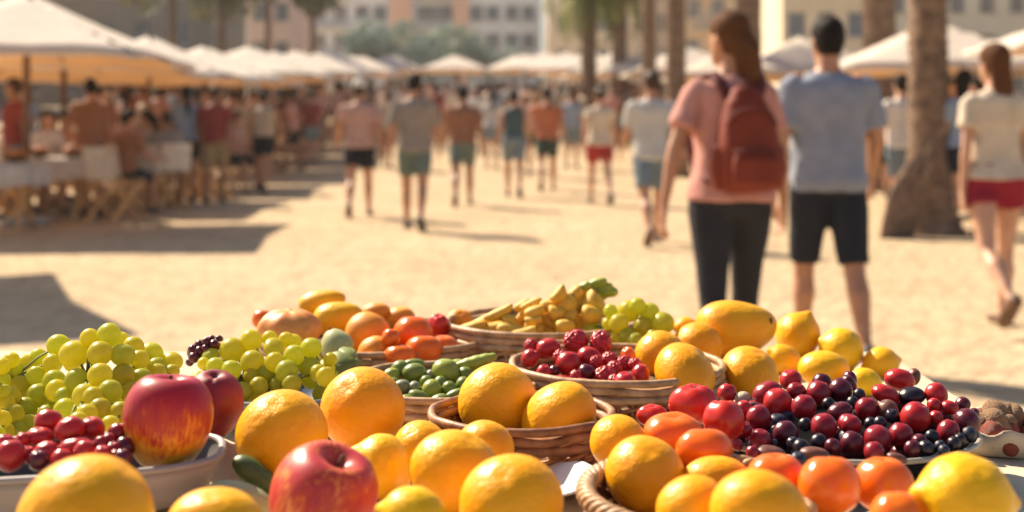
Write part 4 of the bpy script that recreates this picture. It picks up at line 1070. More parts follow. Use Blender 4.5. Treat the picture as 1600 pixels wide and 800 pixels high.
# ------------------------------------------------------------------ lists read off the stall: kind, px, py, w, h, turn, distance, label
L_ = []
LOOSE = [
    ('orange', 440, 681, 146, 138, 0, 1.13, 'big smooth orange between the red apples and the highest front orange'),
    ('orange', 567, 640, 138, 124, 0, 1.23, 'highest front orange, standing before the blue bowl of grapes'),
    ('lemon', 592, 729, 112, 102, -28, 1.07, 'slanting yellow orange citrus wedged behind the pink apple'),
    ('orange', 657, 702, 92, 84, 0, 1.16, 'small pitted orange peeping over the double oranges'),
    ('orange', 712, 737, 146, 122, 6, 1.02, 'large bulging orange at the centre front beside the woven basket'),
    ('orange', 757, 700, 100, 82, 0, 1.13, 'orange pressed against the back of the large bulging orange'),
    ('orange', 799, 786, 164, 140, 0, .93, 'broad orange at the bottom edge under the woven basket'),
    ('lemon', 646, 806, 124, 90, -12, .88, 'glossy yellow fruit at the bottom edge beside the pink apple'),
    ('orange', 134, 818, 210, 208, 0, .80, 'nearest and largest orange in front of the metal tray'),
    ('orange', 334, 815, 146, 96, 0, .84, 'pale yellow citrus cut by the bottom edge before the melon'),
    ('melon', 372, 782, 112, 58, -14, 1.0, 'pale green striped melon behind the pale yellow citrus'),
    ('courgette', 398, 742, 84, 40, -38, 1.08, 'dark green courgette lying beside the metal tray'),
    ('apple_pink', 504, 784, 168, 166, 0, .94, 'pink red apple with stem hollow at the bottom centre'),
    # mangoes and lemons of the right heap
    ('mango', 1151, 513, 126, 90, 6, 1.74, 'biggest yellow mango with a dark spot on top of the lemon heap'),
    ('orange', 1172, 584, 100, 78, 0, 1.53, 'yellow citrus under the biggest mango, next to the berry bowl'),
    ('lemon', 1247, 523, 84, 70, 62, 1.80, 'upright lemon just past the dark spot of the mango'),
    ('lemon', 1314, 547, 80, 70, -24, 1.76, 'lemon leaning away beside the upright lemon'),
    ('lemon', 1377, 568, 66, 52, 12, 1.74, 'small lemon ending the heap above the orange-red tomato'),
    ('orange', 1090, 542, 82, 74, 0, 1.68, 'shaded yellow citrus tucked below the biggest mango'),
    ('lemon', 1072, 512, 46, 34, 0, 1.80, 'little pale lemon behind the third grape bunch'),
    ('lemon', 1226, 562, 66, 46, -30, 1.66, 'lemon lying in the gap behind the middle yellow citrus'),
    ('orange', 1287, 576, 80, 54, 0, 1.60, 'pale round citrus right behind the berry bowl'),
    ('lemon', 1352, 597, 62, 44, -18, 1.56, 'lemon half hidden behind dark berries'),
    ('lemon', 1508, 778, 176, 136, -6, .86, 'large bright yellow lemon in front of the dark berry bowl'),
    ('tomato', 1297, 760, 98, 90, 0, .96, 'shiny orange-red tomato before the berry bowl'),
    ('tomato', 1380, 759, 94, 84, 0, .99, 'second shiny orange-red tomato touching the large yellow lemon'),
    ('tomato', 1405, 806, 88, 72, 0, .86, 'red-orange tomato at the bottom edge before two shiny tomatoes'),
    ('tomato_red', 1084, 633, 80, 62, 0, 1.22, 'lobed red tomato behind the near basket'),
    ('tomato_red', 1131, 658, 66, 64, 0, 1.17, 'deep red tomato touching the berry bowl'),
    ('tomato_red', 1019, 650, 50, 34, 0, 1.24, 'small rosy tomato behind the rim of the near basket'),
    ('peach', 331, 637, 92, 114, 0, 1.17, 'dark red peach behind the red and gold apple'),
    # behind the second grapes
    ('pear', 525, 538, 52, 48, 24, 1.62, 'pale green pear beside the second grape bunch'),
]
BASK_C = [('orange', 778, 630, 124, 122, 18, 1.285, 'taller orange in the centre woven basket'), ('orange', 873, 652, 128, 100, -10, 1.252, 'lower orange resting on the rim of the centre basket')]
BASK_R = [
    ('orange', 967, 693, 94, 86, 0, 1.13, 'orange against the braided rim of the near basket'), ('orange', 1008, 742, 128, 114, 0, 1.03, 'largest orange in the near braided basket'),
    ('tomato', 1053, 678, 96, 60, 0, 1.14, 'flat coral orange fruit behind the largest basket orange'), ('tomato', 1101, 704, 90, 66, 0, 1.08, 'coral fruit in the middle of the near basket'),
    ('orange', 1120, 744, 104, 60, 0, 1.02, 'flattened yellow orange between coral fruits in the near basket'), ('orange', 1079, 790, 112, 88, 0, .90, 'yellow orange low at the front of the near basket'),
    ('orange', 1187, 802, 158, 128, 0, .84, 'big yellow orange cut by the bottom edge of the near basket'), ('tomato', 1213, 744, 90, 66, 0, 1.0, 'orange tomato next to the berry bowl in the near basket'),]
BASK_B = [
    ('heirloom', 453, 515, 100, 62, 0, 1.66, 'ribbed salmon coloured tomato above the second grape bunch'), ('mango', 504, 474, 74, 44, 14, 1.86, 'topmost mango of the far mango basket'), ('mango', 529, 498, 78, 56, 14, 1.80, 'mango lying across below the topmost mango'),
    ('apricot', 574, 522, 72, 66, 0, 1.72, 'creased mango coloured apricot in the centre of the far basket'), ('apricot', 585, 549, 56, 44, 20, 1.66, 'shaded apricot at the front rim of the far basket'), ('apricot', 588, 488, 46, 30, 0, 1.90, 'small apricot at the back behind the crossing mango'),
    ('apricot', 626, 496, 46, 32, 0, 1.90, 'pale apricot at the back near the sunlit sand'), ('tomato', 645, 524, 64, 58, 0, 1.72, 'round orange tomato in the far basket'), ('tomato', 611, 528, 30, 28, 0, 1.66, 'tiny orange tomato beside the creased apricot'),
    ('tomato', 625, 556, 52, 34, 0, 1.65, 'red-orange tomato with a bright top at the far basket rim'), ('tomato_red', 685, 511, 36, 40, 0, 1.78, 'single bright red tomato at the edge of the far basket'), ('tomato', 662, 546, 60, 42, 0, 1.67, 'orange-red tomato low beside the round one'),
    ('tomato', 692, 540, 46, 30, 0, 1.70, 'flat red-orange tomato below the bright red one'), ('apricot', 718, 500, 42, 30, 0, 1.86, 'lone apricot between the far basket and the banana basket'), ('tomato', 410, 500, 32, 30, 0, 1.80, 'little red-orange tomato behind the ribbed one')]
BASK_RASP_O = [('orange', 1033, 556, 84, 76, 0, 1.58, 'orange at the back of the raspberry basket'), ('orange', 1070, 584, 112, 84, 0, 1.46, 'larger orange at the end of the raspberry basket')]
TRAY_A = [('apple_gold', 262, 659, 136, 140, 0, 1.05, 'red and gold apple standing in the metal tray')]
COLN = {'orange': 'orange', 'lemon': 'lemon', 'mango': 'mango', 'apple_pink': 'apple', 'apple_gold': 'apple', 'peach': 'peach', 'apricot': 'apricot', 'tomato': 'tomato', 'tomato_red': 'tomato', 'heirloom': 'tomato', 'pear': 'pear', 'melon': 'melon', 'courgette': 'courgette'}
def mk(e, cont): return dict(kind=e[0], px=e[1], py=e[2], w=e[3], h=e[4], rot=e[5], Y=e[6], label=e[7], cont=cont)
FR = [mk(e, c) for c, l in (('loose', LOOSE), ('C', BASK_C), ('R', BASK_R), ('B', BASK_B), ('RASP', BASK_RASP_O), ('TRAY', TRAY_A)) for e in l]
def rr(f): return .25 * (f['w'] + f['h']) * f['Y'] / F
def relax(lst, it=80, fac=.94):
    y0 = [f['Y'] for f in lst]
    for _ in range(it):
        for i, a in enumerate(lst):
            for b in lst[i + 1:]:
                pa, pb = P(a['px'], a['py'], a['Y']), P(b['px'], b['py'], b['Y'])
                dd = (pa - pb).length; need = (rr(a) + rr(b)) * fac
                if dd < need:
                    k = min(.012, (need - dd) * .5)
                    if a['Y'] < b['Y']: a['Y'] -= k; b['Y'] += k
                    else: a['Y'] += k; b['Y'] -= k
    for f, y in zip(lst, y0): f['Y'] = max(y - .09, min(y + .09, f['Y']))
relax(FR)
def fruit_obj(f, cat, group=None, name=None):
    k = f['kind']; s = f['Y'] / F
    me = random.choice(SHAPES[k])
    o = link(name or COLN.get(k, k), me)
    sx, sz = f['w'] / 2 * s, f['h'] / 2 * s
    o.scale = (sx, (sx + sz) / 2 if k not in ('mango', 'courgette', 'melon', 'lemon', 'pod', 'baby_banana', 'olive_green', 'olive_light', 'olive_grey') else min(sx, sz) * 1.02, sz)
    o.location = P(f['px'], f['py'], f['Y'])
    if k in ('orange', 'apricot') and abs(f['w'] - f['h']) < .3 * f['w']:
        o.rotation_euler = (random.uniform(-.75, 1.0), rad(-f['rot']) + random.uniform(-.5, .5), random.uniform(0, 6))
    elif k.startswith(('berry', 'tomato', 'raspberry', 'grape', 'apricot', 'orange')):
        o.rotation_euler = (random.uniform(-.3, .25), rad(-f['rot']), random.choice([0, PI]))
    elif k == 'apple_pink': o.rotation_euler = (rad(22), rad(10), .6)
    elif k == 'apple_gold': o.rotation_euler = (rad(6), rad(4), 1.9)
    elif k == 'peach': o.rotation_euler = (rad(-6), rad(-14), 2.6)
    else: o.rotation_euler = (random.uniform(-.1, .1), rad(-f['rot']), 0)
    f['obj'] = o; f['pos'] = o.location.copy(); f['r'] = rr(f); f['hz'] = sz
    tag(o, f['label'], cat, group)
    return o
GRP = {'loose': 'loose citrus and fruit heaped on the stall', 'C': 'oranges of the centre basket', 'R': 'fruit of the near braided basket', 'B': 'fruit of the far mango basket', 'RASP': 'oranges in the raspberry basket', 'TRAY': 'fruit in the metal tray'}
for f in FR:
    o = fruit_obj(f, COLN.get(f['kind'], 'fruit'), GRP[f['cont']])
    k = f['kind']
    if k in ('apple_pink', 'apple_gold'):
        g = Geo(); g.tube([(0, 0, .50), (.03, 0, .72), (.10, .03, .98)], [.035, .03, .045], 8, roundend=True); obj('stem', g, M_STEM, o)
    if k in ('tomato', 'tomato_red', 'heirloom') and f['w'] > 44:
        g = Geo()
        for q in range(5):
            a = q * 2 * PI / 5; d_ = Vector((math.cos(a), math.sin(a), 0))
            g.tube([d_ * .02 + Vector((0, 0, .80)), d_ * .14 + Vector((0, 0, .86)), d_ * .26 + Vector((0, 0, .93))], [.05, .04, .012], 6, flat=.3, up=(0, 0, 1))
        g.tube([(0, 0, .78), (.01, 0, .92), (.04, .02, 1.02)], .03, 6)
        if f['cont'] != 'R' or f['w'] < 70: obj('calyx', g, M_GSTEM, o)
    if k == 'orange' and f['w'] > 60:
        g = Geo(); g.tube([(0, 0, .93), (0, 0, .955), (0, 0, .975)], [.075, .062, .03], 9); obj('stem_scar', g, M_GSTEM, o)
    if k == 'mango' and f['w'] > 100:
        g = Geo(); g.ball((.80, -.52, .20), (.035, .04, .12), 10, 6); obj('dark_spot', g, M_BAD, o)
    if k == 'pear':
        g = Geo(); g.tube([(0, 0, .85), (.02, 0, 1.05), (.08, 0, 1.2)], .05, 6); obj('stem', g, M_STEM, o)

# ------------------------------------------------------------------ grape bunches: a stem carrying every grape
def bunch(label, zx, zy, sc_, pts, Yf, dY, back, hang, group='bunches of grapes on the stall', name='grape_bunch', shp=('grape', 'grape_gold'), gold=.5, seed=1):
    rnd = random.Random(seed)
    gs = []
    for e in pts:
        w = e[2] if not hasattr(e[2], '__len__') else e[2][0]; h = w if not hasattr(e[2], '__len__') else e[2][1]
        px, py = zx + e[0] / sc_, zy + e[1] / sc_
        gs.append(dict(kind='grape', px=px, py=py, w=w / sc_ * 1.07, h=h / sc_ * 1.07, rot=rnd.uniform(-30, 30), Y=Yf(px, py) + rnd.uniform(-dY, dY), cont='g'))
    relax(gs, 60, .78)
    base = P(sum(g['px'] for g in gs) / len(gs), max(g['py'] for g in gs), sum(g['Y'] for g in gs) / len(gs))
    t = thing(name, label, 'grapes', base, 0, group)
    cen = P(sum(g['px'] for g in gs) / len(gs), sum(g['py'] for g in gs) / len(gs), sum(g['Y'] for g in gs) / len(gs) + .02)
    pl = []
    for g in gs:
        p = P(g['px'], g['py'], g['Y']); s = g['Y'] / F
        pl.append((p, g['w'] / 2 * s, g['h'] / 2 * s, g['rot']))
    mr = sum(x[1] for x in pl) / len(pl)
    for k in range(back):     # the grapes of the far side, seen between and from aside
        p0 = rnd.choice(pl)[0]
        for _ in range(12):
            q = p0 + Vector((rnd.uniform(-.03, .03), rnd.uniform(.005, .05), rnd.uniform(-.035, -.002)))
            if all((q - x[0]).length > 1.4 * mr for x in pl): pl.append((q, mr, mr * 1.05, 0)); break
    for p, w, h, r in pl:
        gold_ = rnd.random() < gold
        o = link('grape', rnd.choice(SHAPES[shp[1] if gold_ else shp[0]]), t)
        o.location = p - base; o.scale = (w, (w + h) / 2, h); o.rotation_euler = (rnd.uniform(-.3, .3), rad(-r), rnd.uniform(0, 6))
    g = Geo()
    xs = sorted(p.x for p, w, h, r in pl); nseg = max(3, int((xs[-1] - xs[0]) / .035)); ax = []
    for k in range(nseg + 1):
        x = xs[0] + .01 + (xs[-1] - xs[0] - .02) * k / nseg
        nb = sorted(pl, key=lambda q: abs(q[0].x - x))[:10]
        ax.append(Vector((x, sum(q[0].y for q in nb) / 10 + .012, sum(q[0].z for q in nb) / 10 - .004)) - base)
    g.tube(ax, .0028, 6)
    for p, w, h, r in pl:
        tgt = min(ax, key=lambda q: (q - (p - base)).length); pb = p - base
        if (tgt - pb).length > .05: tgt = pb + (tgt - pb).normalized() * .05
        g.tube([pb, pb.lerp(tgt, .5) + Vector((0, 0, .003)), tgt], [.0011, .0012, .0016], 5)
    tp = cen - base
    obj('stem', g, M_GSTEM, t)
    return t, pl
G1 = [(425, 110, (85, 92)), (350, 120, 70), (288, 185, (112, 102)), (390, 180, (96, 88)), (480, 187, (92, 82)), (230, 150, (92, 82)), (150, 195, 65), (205, 220, 72), (520, 158, 82), (590, 182, (92, 84)), (545, 205, 72), (672, 212, (86, 66)), (140, 270, (66, 78)), (212, 288, 82), (75, 310, 80), (300, 285, 86), (390, 266, 90), (481, 266, 84), (613, 258, 72), (552, 282, 82), (672, 252, 56),
      (150, 345, 88), (330, 345, 88), (430, 330, 88), (512, 332, 80), (100, 395, 84), (215, 342, 76), (255, 400, 84), (390, 400, 88), (470, 410, 80), (45, 207, (64, 58)), (92, 222, (82, 66)), (8, 230, 62), (58, 244, 62), (12, 285, 56), (15, 327, 50), (20, 375, 74), (52, 422, 82), (6, 440, 72), (110, 462, 82), (182, 420, 74), (18, 490, 74), (305, 445, 70), (68, 482, 74), (165, 482, 76), (560, 340, 66), (-45, 260, 70), (-40, 330, 76), (-40, 410, 80), (430, 460, 70), (235, 470, 70), (120, 350, 76), (40, 350, 76), (60, 520, 78), (120, 525, 78), (200, 500, 76), (265, 470, 76), (10, 540, 74), (340, 420, 80), (-20, 500, 76), (250, 350, 70), (365, 350, 76), (545, 395, 70), (500, 395, 74), (620, 320, 66)]
bunch('large bunch of sunlit green-yellow grapes behind the tray of red cherries', 0, 480, 2.5, G1, lambda x, y: 1.30 - (y - 520) * .0009 + .05 * math.sin(x * .03), .012, 34, .05, seed=3, gold=.6)
G2 = [(690, 160, (150, 165)), (545, 230, 182), (830, 140, 112), (860, 205, (180, 100)), (955, 150, 112), (1015, 270, (142, 158)), (1145, 210, (160, 142)), (700, 320, 172), (870, 320, (138, 150)), (1135, 355, (162, 132)), (540, 380, (152, 142)), (960, 390, 165), (1255, 430, (132, 145)), (380, 275, (142, 100)), (420, 355, 135), (750, 500, 135), (880, 485, (95, 110)), (620, 545, 145), (800, 405, 125), (690, 425, 112), (1000, 480, 140), (1200, 400, 122), (500, 500, 110), (1290, 300, 100), (560, 610, 110), (330, 330, 90)]
bunch('compact bunch of yellow-green grapes in the blue bowl between apples and ribbed tomato', 250, 500, 4.85, G2, lambda x, y: 1.50 - (y - 520) * .0009, .012, 18, .06, seed=5, gold=.55)
G3 = [(415, 230, 162), (575, 245, 152), (680, 322, (180, 152)), (335, 325, (140, 150)), (480, 190, 122), (270, 230, 105), (530, 352, 152), (400, 425, 125), (462, 462, 122), (325, 435, 112), (605, 425, 105), (250, 330, 90)]
bunch('small bunch of green grapes between the banana basket and the lemons', 900, 440, 5.0, G3, lambda x, y: 1.72 - (y - 480) * .0006, .01, 10, .05, seed=8, gold=.35)
GP = [(390, 135, (60, 40)), (450, 140, (60, 45)), (300, 190, 75), (350, 165, 65), (250, 225, 75), (300, 235, 70), (255, 285, 80), (345, 215, 60), (410, 185, 70), (440, 200, 55), (225, 320, 60), (300, 290, 60)]
bunch('small cluster of purple grapes behind the dark red peach', 250, 500, 4.85, GP, lambda x, y: 1.50 - (y - 520) * .0006, .008, 8, .03, seed=9, shp=('grape_purple', 'grape_purple'))
# leaves lying by the grapes
M_GLEAF = translucent(simple('vine_leaf', (.30, .34, .12), (.20, .25, .08), 5, .5, .3, 20, .01), (.5, .5, .08), .3)
def leaf(label, px, py, Y, size, rz, tilt):
    g = Geo(); n = 30; vs = [(0, 0, .0)]
    for k in range(n):
        a = 2 * PI * k / n; r = size * (.72 + .28 * abs(math.cos(2.5 * a)) + .05 * math.sin(13 * a))
        vs.append((r * math.cos(a), r * math.sin(a), .12 * size * math.sin(3 * a) - .25 * r * r / size))
    g.add(vs, [(0, k + 1, (k + 1) % n + 1) for k in range(n)])
    g.tube([(0, 0, 0), (size * .8, 0, -.004), (size * 1.15, .004, -.012)], .0012, 5)
    o = obj('vine_leaf', g, M_GLEAF); o.location = P(px, py, Y); o.rotation_euler = (tilt, -.3, rz)
    so_ = o.modifiers.new('s', 'SOLIDIFY'); so_.thickness = .0008
    tag(o, label, 'leaf')
leaf('pale curled vine leaf beside the compact grape bunch', 528, 572, 1.50, .024, .4, .9)
leaf('second pale vine leaf closer to the green pear', 552, 556, 1.56, .02, 1.4, .7)

# ------------------------------------------------------------------ berries: every one its own object
ORD_X = ['fifteenth', 'sixteenth', 'seventeenth', 'eighteenth', 'nineteenth', 'twentieth']
ORD = ['first', 'second', 'third', 'fourth', 'fifth', 'sixth', 'seventh', 'eighth', 'ninth', 'tenth', 'eleventh', 'twelfth', 'thirteenth', 'fourteenth'] + ORD_X
def rows_label(lst, nrows, noun, where):
    lst = sorted(lst, key=lambda f: f['py']); n = len(lst); per = -(-n // nrows)
    for r in range(nrows):
        row = sorted(lst[r * per:(r + 1) * per], key=lambda f: f['px'])
        for i, f in enumerate(row):
            f['label'] = f"{f['adj']} {f.get('noun', noun)}, {ORD[i]} from left in the {['top', 'second', 'third', 'fourth', 'fifth', 'sixth', 'lowest'][r]} row, {where}"
def wh(v): return (v, v) if not hasattr(v, '__len__') else v
BA = [(75, 210, 140, 'red'), (545, 115, (168, 150), 'red'), (585, 195, (145, 120), 'crimson'), (375, 215, (230, 175), 'crimson'), (450, 285, 214, 'red'), (310, 392, 184, 'crimson'), (320, 555, 158, 'crimson'), (640, 315, 184, 'crimson'), (750, 212, 184, 'crimson'), (770, 135, 142, 'maroon'), (908, 192, 180, 'maroon'), (972, 125, (115, 155), 'maroon'), (905, 342, (192, 126), 'maroon'), (790, 458, 194, 'crimson'),
      (975, 437, (172, 142), 'crimson'), (505, 508, 186, 'maroon'), (990, 578, 174, 'maroon'), (200, 325, 124, 'red'), (200, 482, 118, 'crimson'), (400, 652, (224, 100), 'brown'), (720, 652, (222, 90), 'brown'), (212, 722, (156, 104), 'brown'), (422, 575, 56, 'blue'), (562, 580, 100, 'black'), (650, 440, 100, 'black'), (620, 610, 124, 'black'), (850, 600, 116, 'maroon'), (750, 570, 124, 'black'), (822, 290, 96, 'black'), (1000, 280, 96, 'black'), (190, 245, (120, 90), 'pale'), (600, 705, 124, 'blue'), (262, 645, 100, 'crimson'), (150, 590, 90, 'crimson')]
BB = [(380, 152, (214, 152), 'red'), (475, 132, (96, 122), 'brown'), (282, 252, (204, 126), 'red'), (465, 262, (192, 118), 'black'), (635, 252, 158, 'red'), (818, 322, 106, 'maroon'), (852, 445, (174, 186), 'maroon'), (728, 342, (126, 94), 'red'), (622, 328, 102, 'red'), (490, 412, 208, 'red'), (150, 352, 158, 'crimson'), (300, 362, 144, 'brown'), (330, 402, 100, 'black'), (632, 412, 96, 'red'), (715, 512, (150, 174), 'crimson'), (230, 562, 188, 'crimson'), (390, 537, 174, 'crimson'), (205, 652, 144, 'crimson'), (45, 465, (146, 136), 'crimson'),
      (362, 692, (148, 66), 'brown'), (178, 455, 90, 'black'), (520, 585, 116, 'maroon'), (604, 545, 98, 'black'), (562, 625, 108, 'black'), (470, 628, 116, 'maroon'), (662, 610, 80, 'blue'), (760, 590, 94, 'black'), (865, 525, 100, 'blue'), (100, 255, 88, 'black'), (245, 450, 90, 'black'), (30, 190, (104, 154), 'maroon'), (900, 380, 70, 'maroon'), (690, 640, 80, 'blue'), (800, 560, 80, 'black')]
ADJ = {'red': ('bright red', 'cherry'), 'crimson': ('crimson', 'cherry'), 'maroon': ('dark maroon', 'grape'), 'black': ('black', 'berry'), 'blue': ('blue-black', 'blueberry'), 'brown': ('dull brownish', 'plum'), 'pale': ('pale', 'fig')}
bw = []
for zx, zy, sc_, lst in ((1120, 570, 4.705, BA), (1320, 560, 4.445, BB)):
    for x, y, v, c in lst:
        w_, h_ = wh(v); px, py = zx + x / sc_, zy + y / sc_
        bw.append(dict(kind='berry_' + c, px=px, py=py, w=w_ / sc_, h=h_ / sc_, rot=random.uniform(-25, 25), Y=1.345 - (py - 590) / 118 * .215 + random.uniform(-.006, .006), adj=ADJ[c][0], noun=ADJ[c][1], cont='P'))
rb = random.Random(11)
for k in range(46):
    px, py = rb.uniform(1150, 1515), rb.uniform(628, 706)
    if ((px - 1335) / 195) ** 2 + ((py - 655) / 62) ** 2 > 1: continue
    c = rb.choice(['maroon', 'black', 'crimson', 'maroon', 'blue', 'black']); d_ = rb.uniform(24, 34)
    bw.append(dict(kind='berry_' + c, px=px, py=py + 6, w=d_, h=d_ * .95, rot=0, Y=1.375 - (py - 590) / 118 * .20, adj=ADJ[c][0] + ' half buried', noun=ADJ[c][1], cont='P'))
relax(bw, 60, .80); rows_label(bw, 7, 'berry', 'berry bowl')
for f in bw: fruit_obj(f, f['noun'], 'berries in the dark bowl', f['noun'])
BT = [(190, 447, (112, 92)), (275, 482, (118, 104)), (358, 477, (104, 92)), (155, 507, (114, 72)), (182, 572, (104, 92)), (22, 527, (76, 56)), (40, 582, 122), (110, 577, 68), (292, 547, (132, 76)), (332, 567, 92), (395, 532, 58), (426, 526, 66), (442, 560, 66), (458, 492, 74), (450, 586, 58), (486, 548, 84), (480, 590, 70), (400, 578, 74), (-30, 560, 90), (90, 520, 60), (240, 600, 90), (150, 600, 80)]
bt = []
for i, (x, y, v) in enumerate(BT):
    w_, h_ = wh(v); px, py = x / 2.5, 480 + y / 2.5
    c = 'crimson' if i in (10, 11, 12, 13, 14) else ('maroon' if i in (15, 16, 21) else 'red')
    bt.append(dict(kind='berry_' + c, px=px, py=py, w=w_ / 2.5, h=h_ / 2.5, rot=random.uniform(-20, 20), Y=1.045 - (py - 660) / 60 * .05, adj=ADJ[c][0], noun='cherry', cont='T'))
relax(bt, 60, .84); rows_label(bt, 3, 'cherry', 'metal tray')
for f in bt: fruit_obj(f, 'cherry', 'cherries in the metal tray', 'cherry')
BR = [(600, 172, (204, 190), 1), (795, 185, (176, 205), 1), (380, 227, (204, 160), 0), (240, 302, (142, 150), 0), (540, 347, 198, 0), (702, 292, (196, 160), 0), (252, 202, 116, 1), (480, 295, 126, 1), (350, 412, 124, 0), (482, 472, (184, 80), 0), (682, 412, (146, 130), 2), (985, 502, 188, 0), (1102, 432, (146, 174), 0), (830, 452, 186, 1), (662, 512, (156, 116), 1), (900, 382, 126, 1), (978, 342, 134, 1), (1010, 275, (114, 124), 3), (860, 312, 126, 1), (600, 440, 100, 1), (1060, 350, 110, 1), (760, 330, 110, 1), (430, 400, 90, 2), (900, 480, 110, 1), (740, 555, 80, 1), (1130, 540, 90, 4)]
br = []
for x, y, v, k in BR:
    w_, h_ = wh(v); px, py = 780 + x / 5.0, 500 + y / 5.0
    kd, aj, no = [('berry_red', 'bright red smooth', 'cherry'), ('raspberry', 'red beaded', 'raspberry'), ('berry_maroon', 'dusky dark', 'plum'), ('tomato', 'coral', 'tomato'), ('berry_pale', 'pale', 'fig')][k]
    br.append(dict(kind=kd, px=px, py=py, w=w_ / 5, h=h_ / 5, rot=random.uniform(-25, 25), Y=1.555 - (py - 530) / 80 * .13, adj=aj, noun=no, cont='RASP'))
relax(br, 60, .82); rows_label(br, 4, 'berry', 'raspberry basket')
for f in br: fruit_obj(f, f['noun'], 'berries in the raspberry basket', f['noun'])
BO = [(480, 282, (162, 126), 0, 0), (700, 272, (164, 184), 60, 1), (790, 252, (126, 154), 70, 1), (600, 392, 124, 0, 1), (395, 372, (112, 84), 0, 2), (720, 387, 94, 0, 0), (520, 462, (168, 98), -32, 0), (640, 492, (166, 108), 34, 0), (762, 432, (156, 70), 22, 0), (430, 482, (116, 94), -20, 0), (312, 302, (124, 96), 40, 1), (380, 252, (124, 110), 30, 0), (470, 217, (146, 66), 5, 0), (842, 292, (116, 94), -40, 0), (592, 292, 66, 0, 2), (742, 502, (166, 76), 24, 0), (522, 532, (84, 44), 0, 2), (560, 340, 80, 0, 0), (820, 360, 100, 10, 0), (660, 350, 90, 0, 0), (850, 400, 100, 20, 0), (330, 360, 90, 0, 0), (480, 380, 80, 0, 2)]
bo_ = []
for x, y, v, rot, k in BO:
    w_, h_ = wh(v); px, py = 540 + x / 4.446, 520 + y / 4.446
    kd = ['olive_green', 'olive_light', 'olive_grey'][k]
    bo_.append(dict(kind=kd, px=px, py=py, w=w_ / 4.446 * 1.14, h=h_ / 4.446 * 1.14, rot=rot, Y=1.535 - (py - 570) / 70 * .12, adj=['dark green', 'light green', 'greyish green'][k], noun='olive', cont='G'))
relax(bo_, 60, .80); rows_label(bo_, 4, 'olive', 'olive basket')
for f in bo_: fruit_obj(f, 'olive', 'olives in the green basket', 'olive')
fruit_obj(dict(kind='pod', px=745, py=566, w=66, h=22, rot=14, Y=1.52, label='long light green pod lying across the olive basket', cont='G'), 'pod', None, 'green_pod')
BN = [(200, 425, 300, 80, 20), (320, 362, 320, 72, 28), (335, 435, 300, 92, 10), (480, 432, 200, 100, -10), (560, 462, 220, 90, 15), (400, 312, 260, 54, 25), (520, 382, 120, 90, 30), (600, 322, 146, 84, 30), (650, 302, 150, 80, 20), (470, 362, 100, 82, 0), (640, 362, 124, 64, 10), (760, 262, 164, 74, -5), (800, 312, 124, 94, -10), (700, 432, 204, 110, 10), (760, 372, 134, 84, -40), (820, 182, 134, 84, 50), (880, 250, 150, 130, 60), (1010, 192, 160, 122, 30), (1060, 242, 160, 150, 60), (960, 362, 152, 112, 10), (1040, 320, 150, 110, -20), (900, 330, 130, 110, 40), (620, 252, 164, 64, 25), (560, 255, 124, 54, 30), (930, 180, 130, 90, 55), (960, 250, 140, 110, 20), (860, 400, 140, 90, 0), (720, 320, 120, 80, 40), (640, 420, 140, 90, -15), (1100, 300, 90, 100, 70)]
bn = []
for x, y, w_, h_, rot in BN:
    px, py = 690 + x / 4.443, 420 + y / 4.443
    bn.append(dict(kind='baby_banana', px=px, py=py, w=w_ / 4.443 * (.85 if w_ > 240 else 1.05), h=h_ / 4.443 * (1.35 if w_ > 240 else 1.12), rot=rot, Y=1.80 + (455 - py) * .0004 + random.uniform(-.04, .02), adj='plump yellow', noun='baby banana', cont='F'))
bn2 = []
relax(bn, 30, .6); rows_label(bn, 4, 'baby banana', 'banana heap')
for f in bn: fruit_obj(f, 'banana', 'baby bananas in the far basket', 'baby_banana')
fs_ = thing('banana_stalk', 'green banana stalk sticking up at the top of the banana heap', 'stalk', P(925, 458, 1.80))
for (x0, y0, x1, y1, r_) in [(915, 455, 942, 440, .009), (925, 462, 952, 447, .008), (935, 460, 958, 456, .011), (905, 460, 918, 446, .009)]:
    a = P(x0, y0, 1.80) - fs_.location; b = P(x1, y1, 1.79) - fs_.location
    g = Geo(); g.tube([a, a.lerp(b, .6) + Vector((0, 0, .003)), b], [r_, r_ * .9, r_ * .7], 8, roundend=True); obj('stub', g, M_POD, fs_)

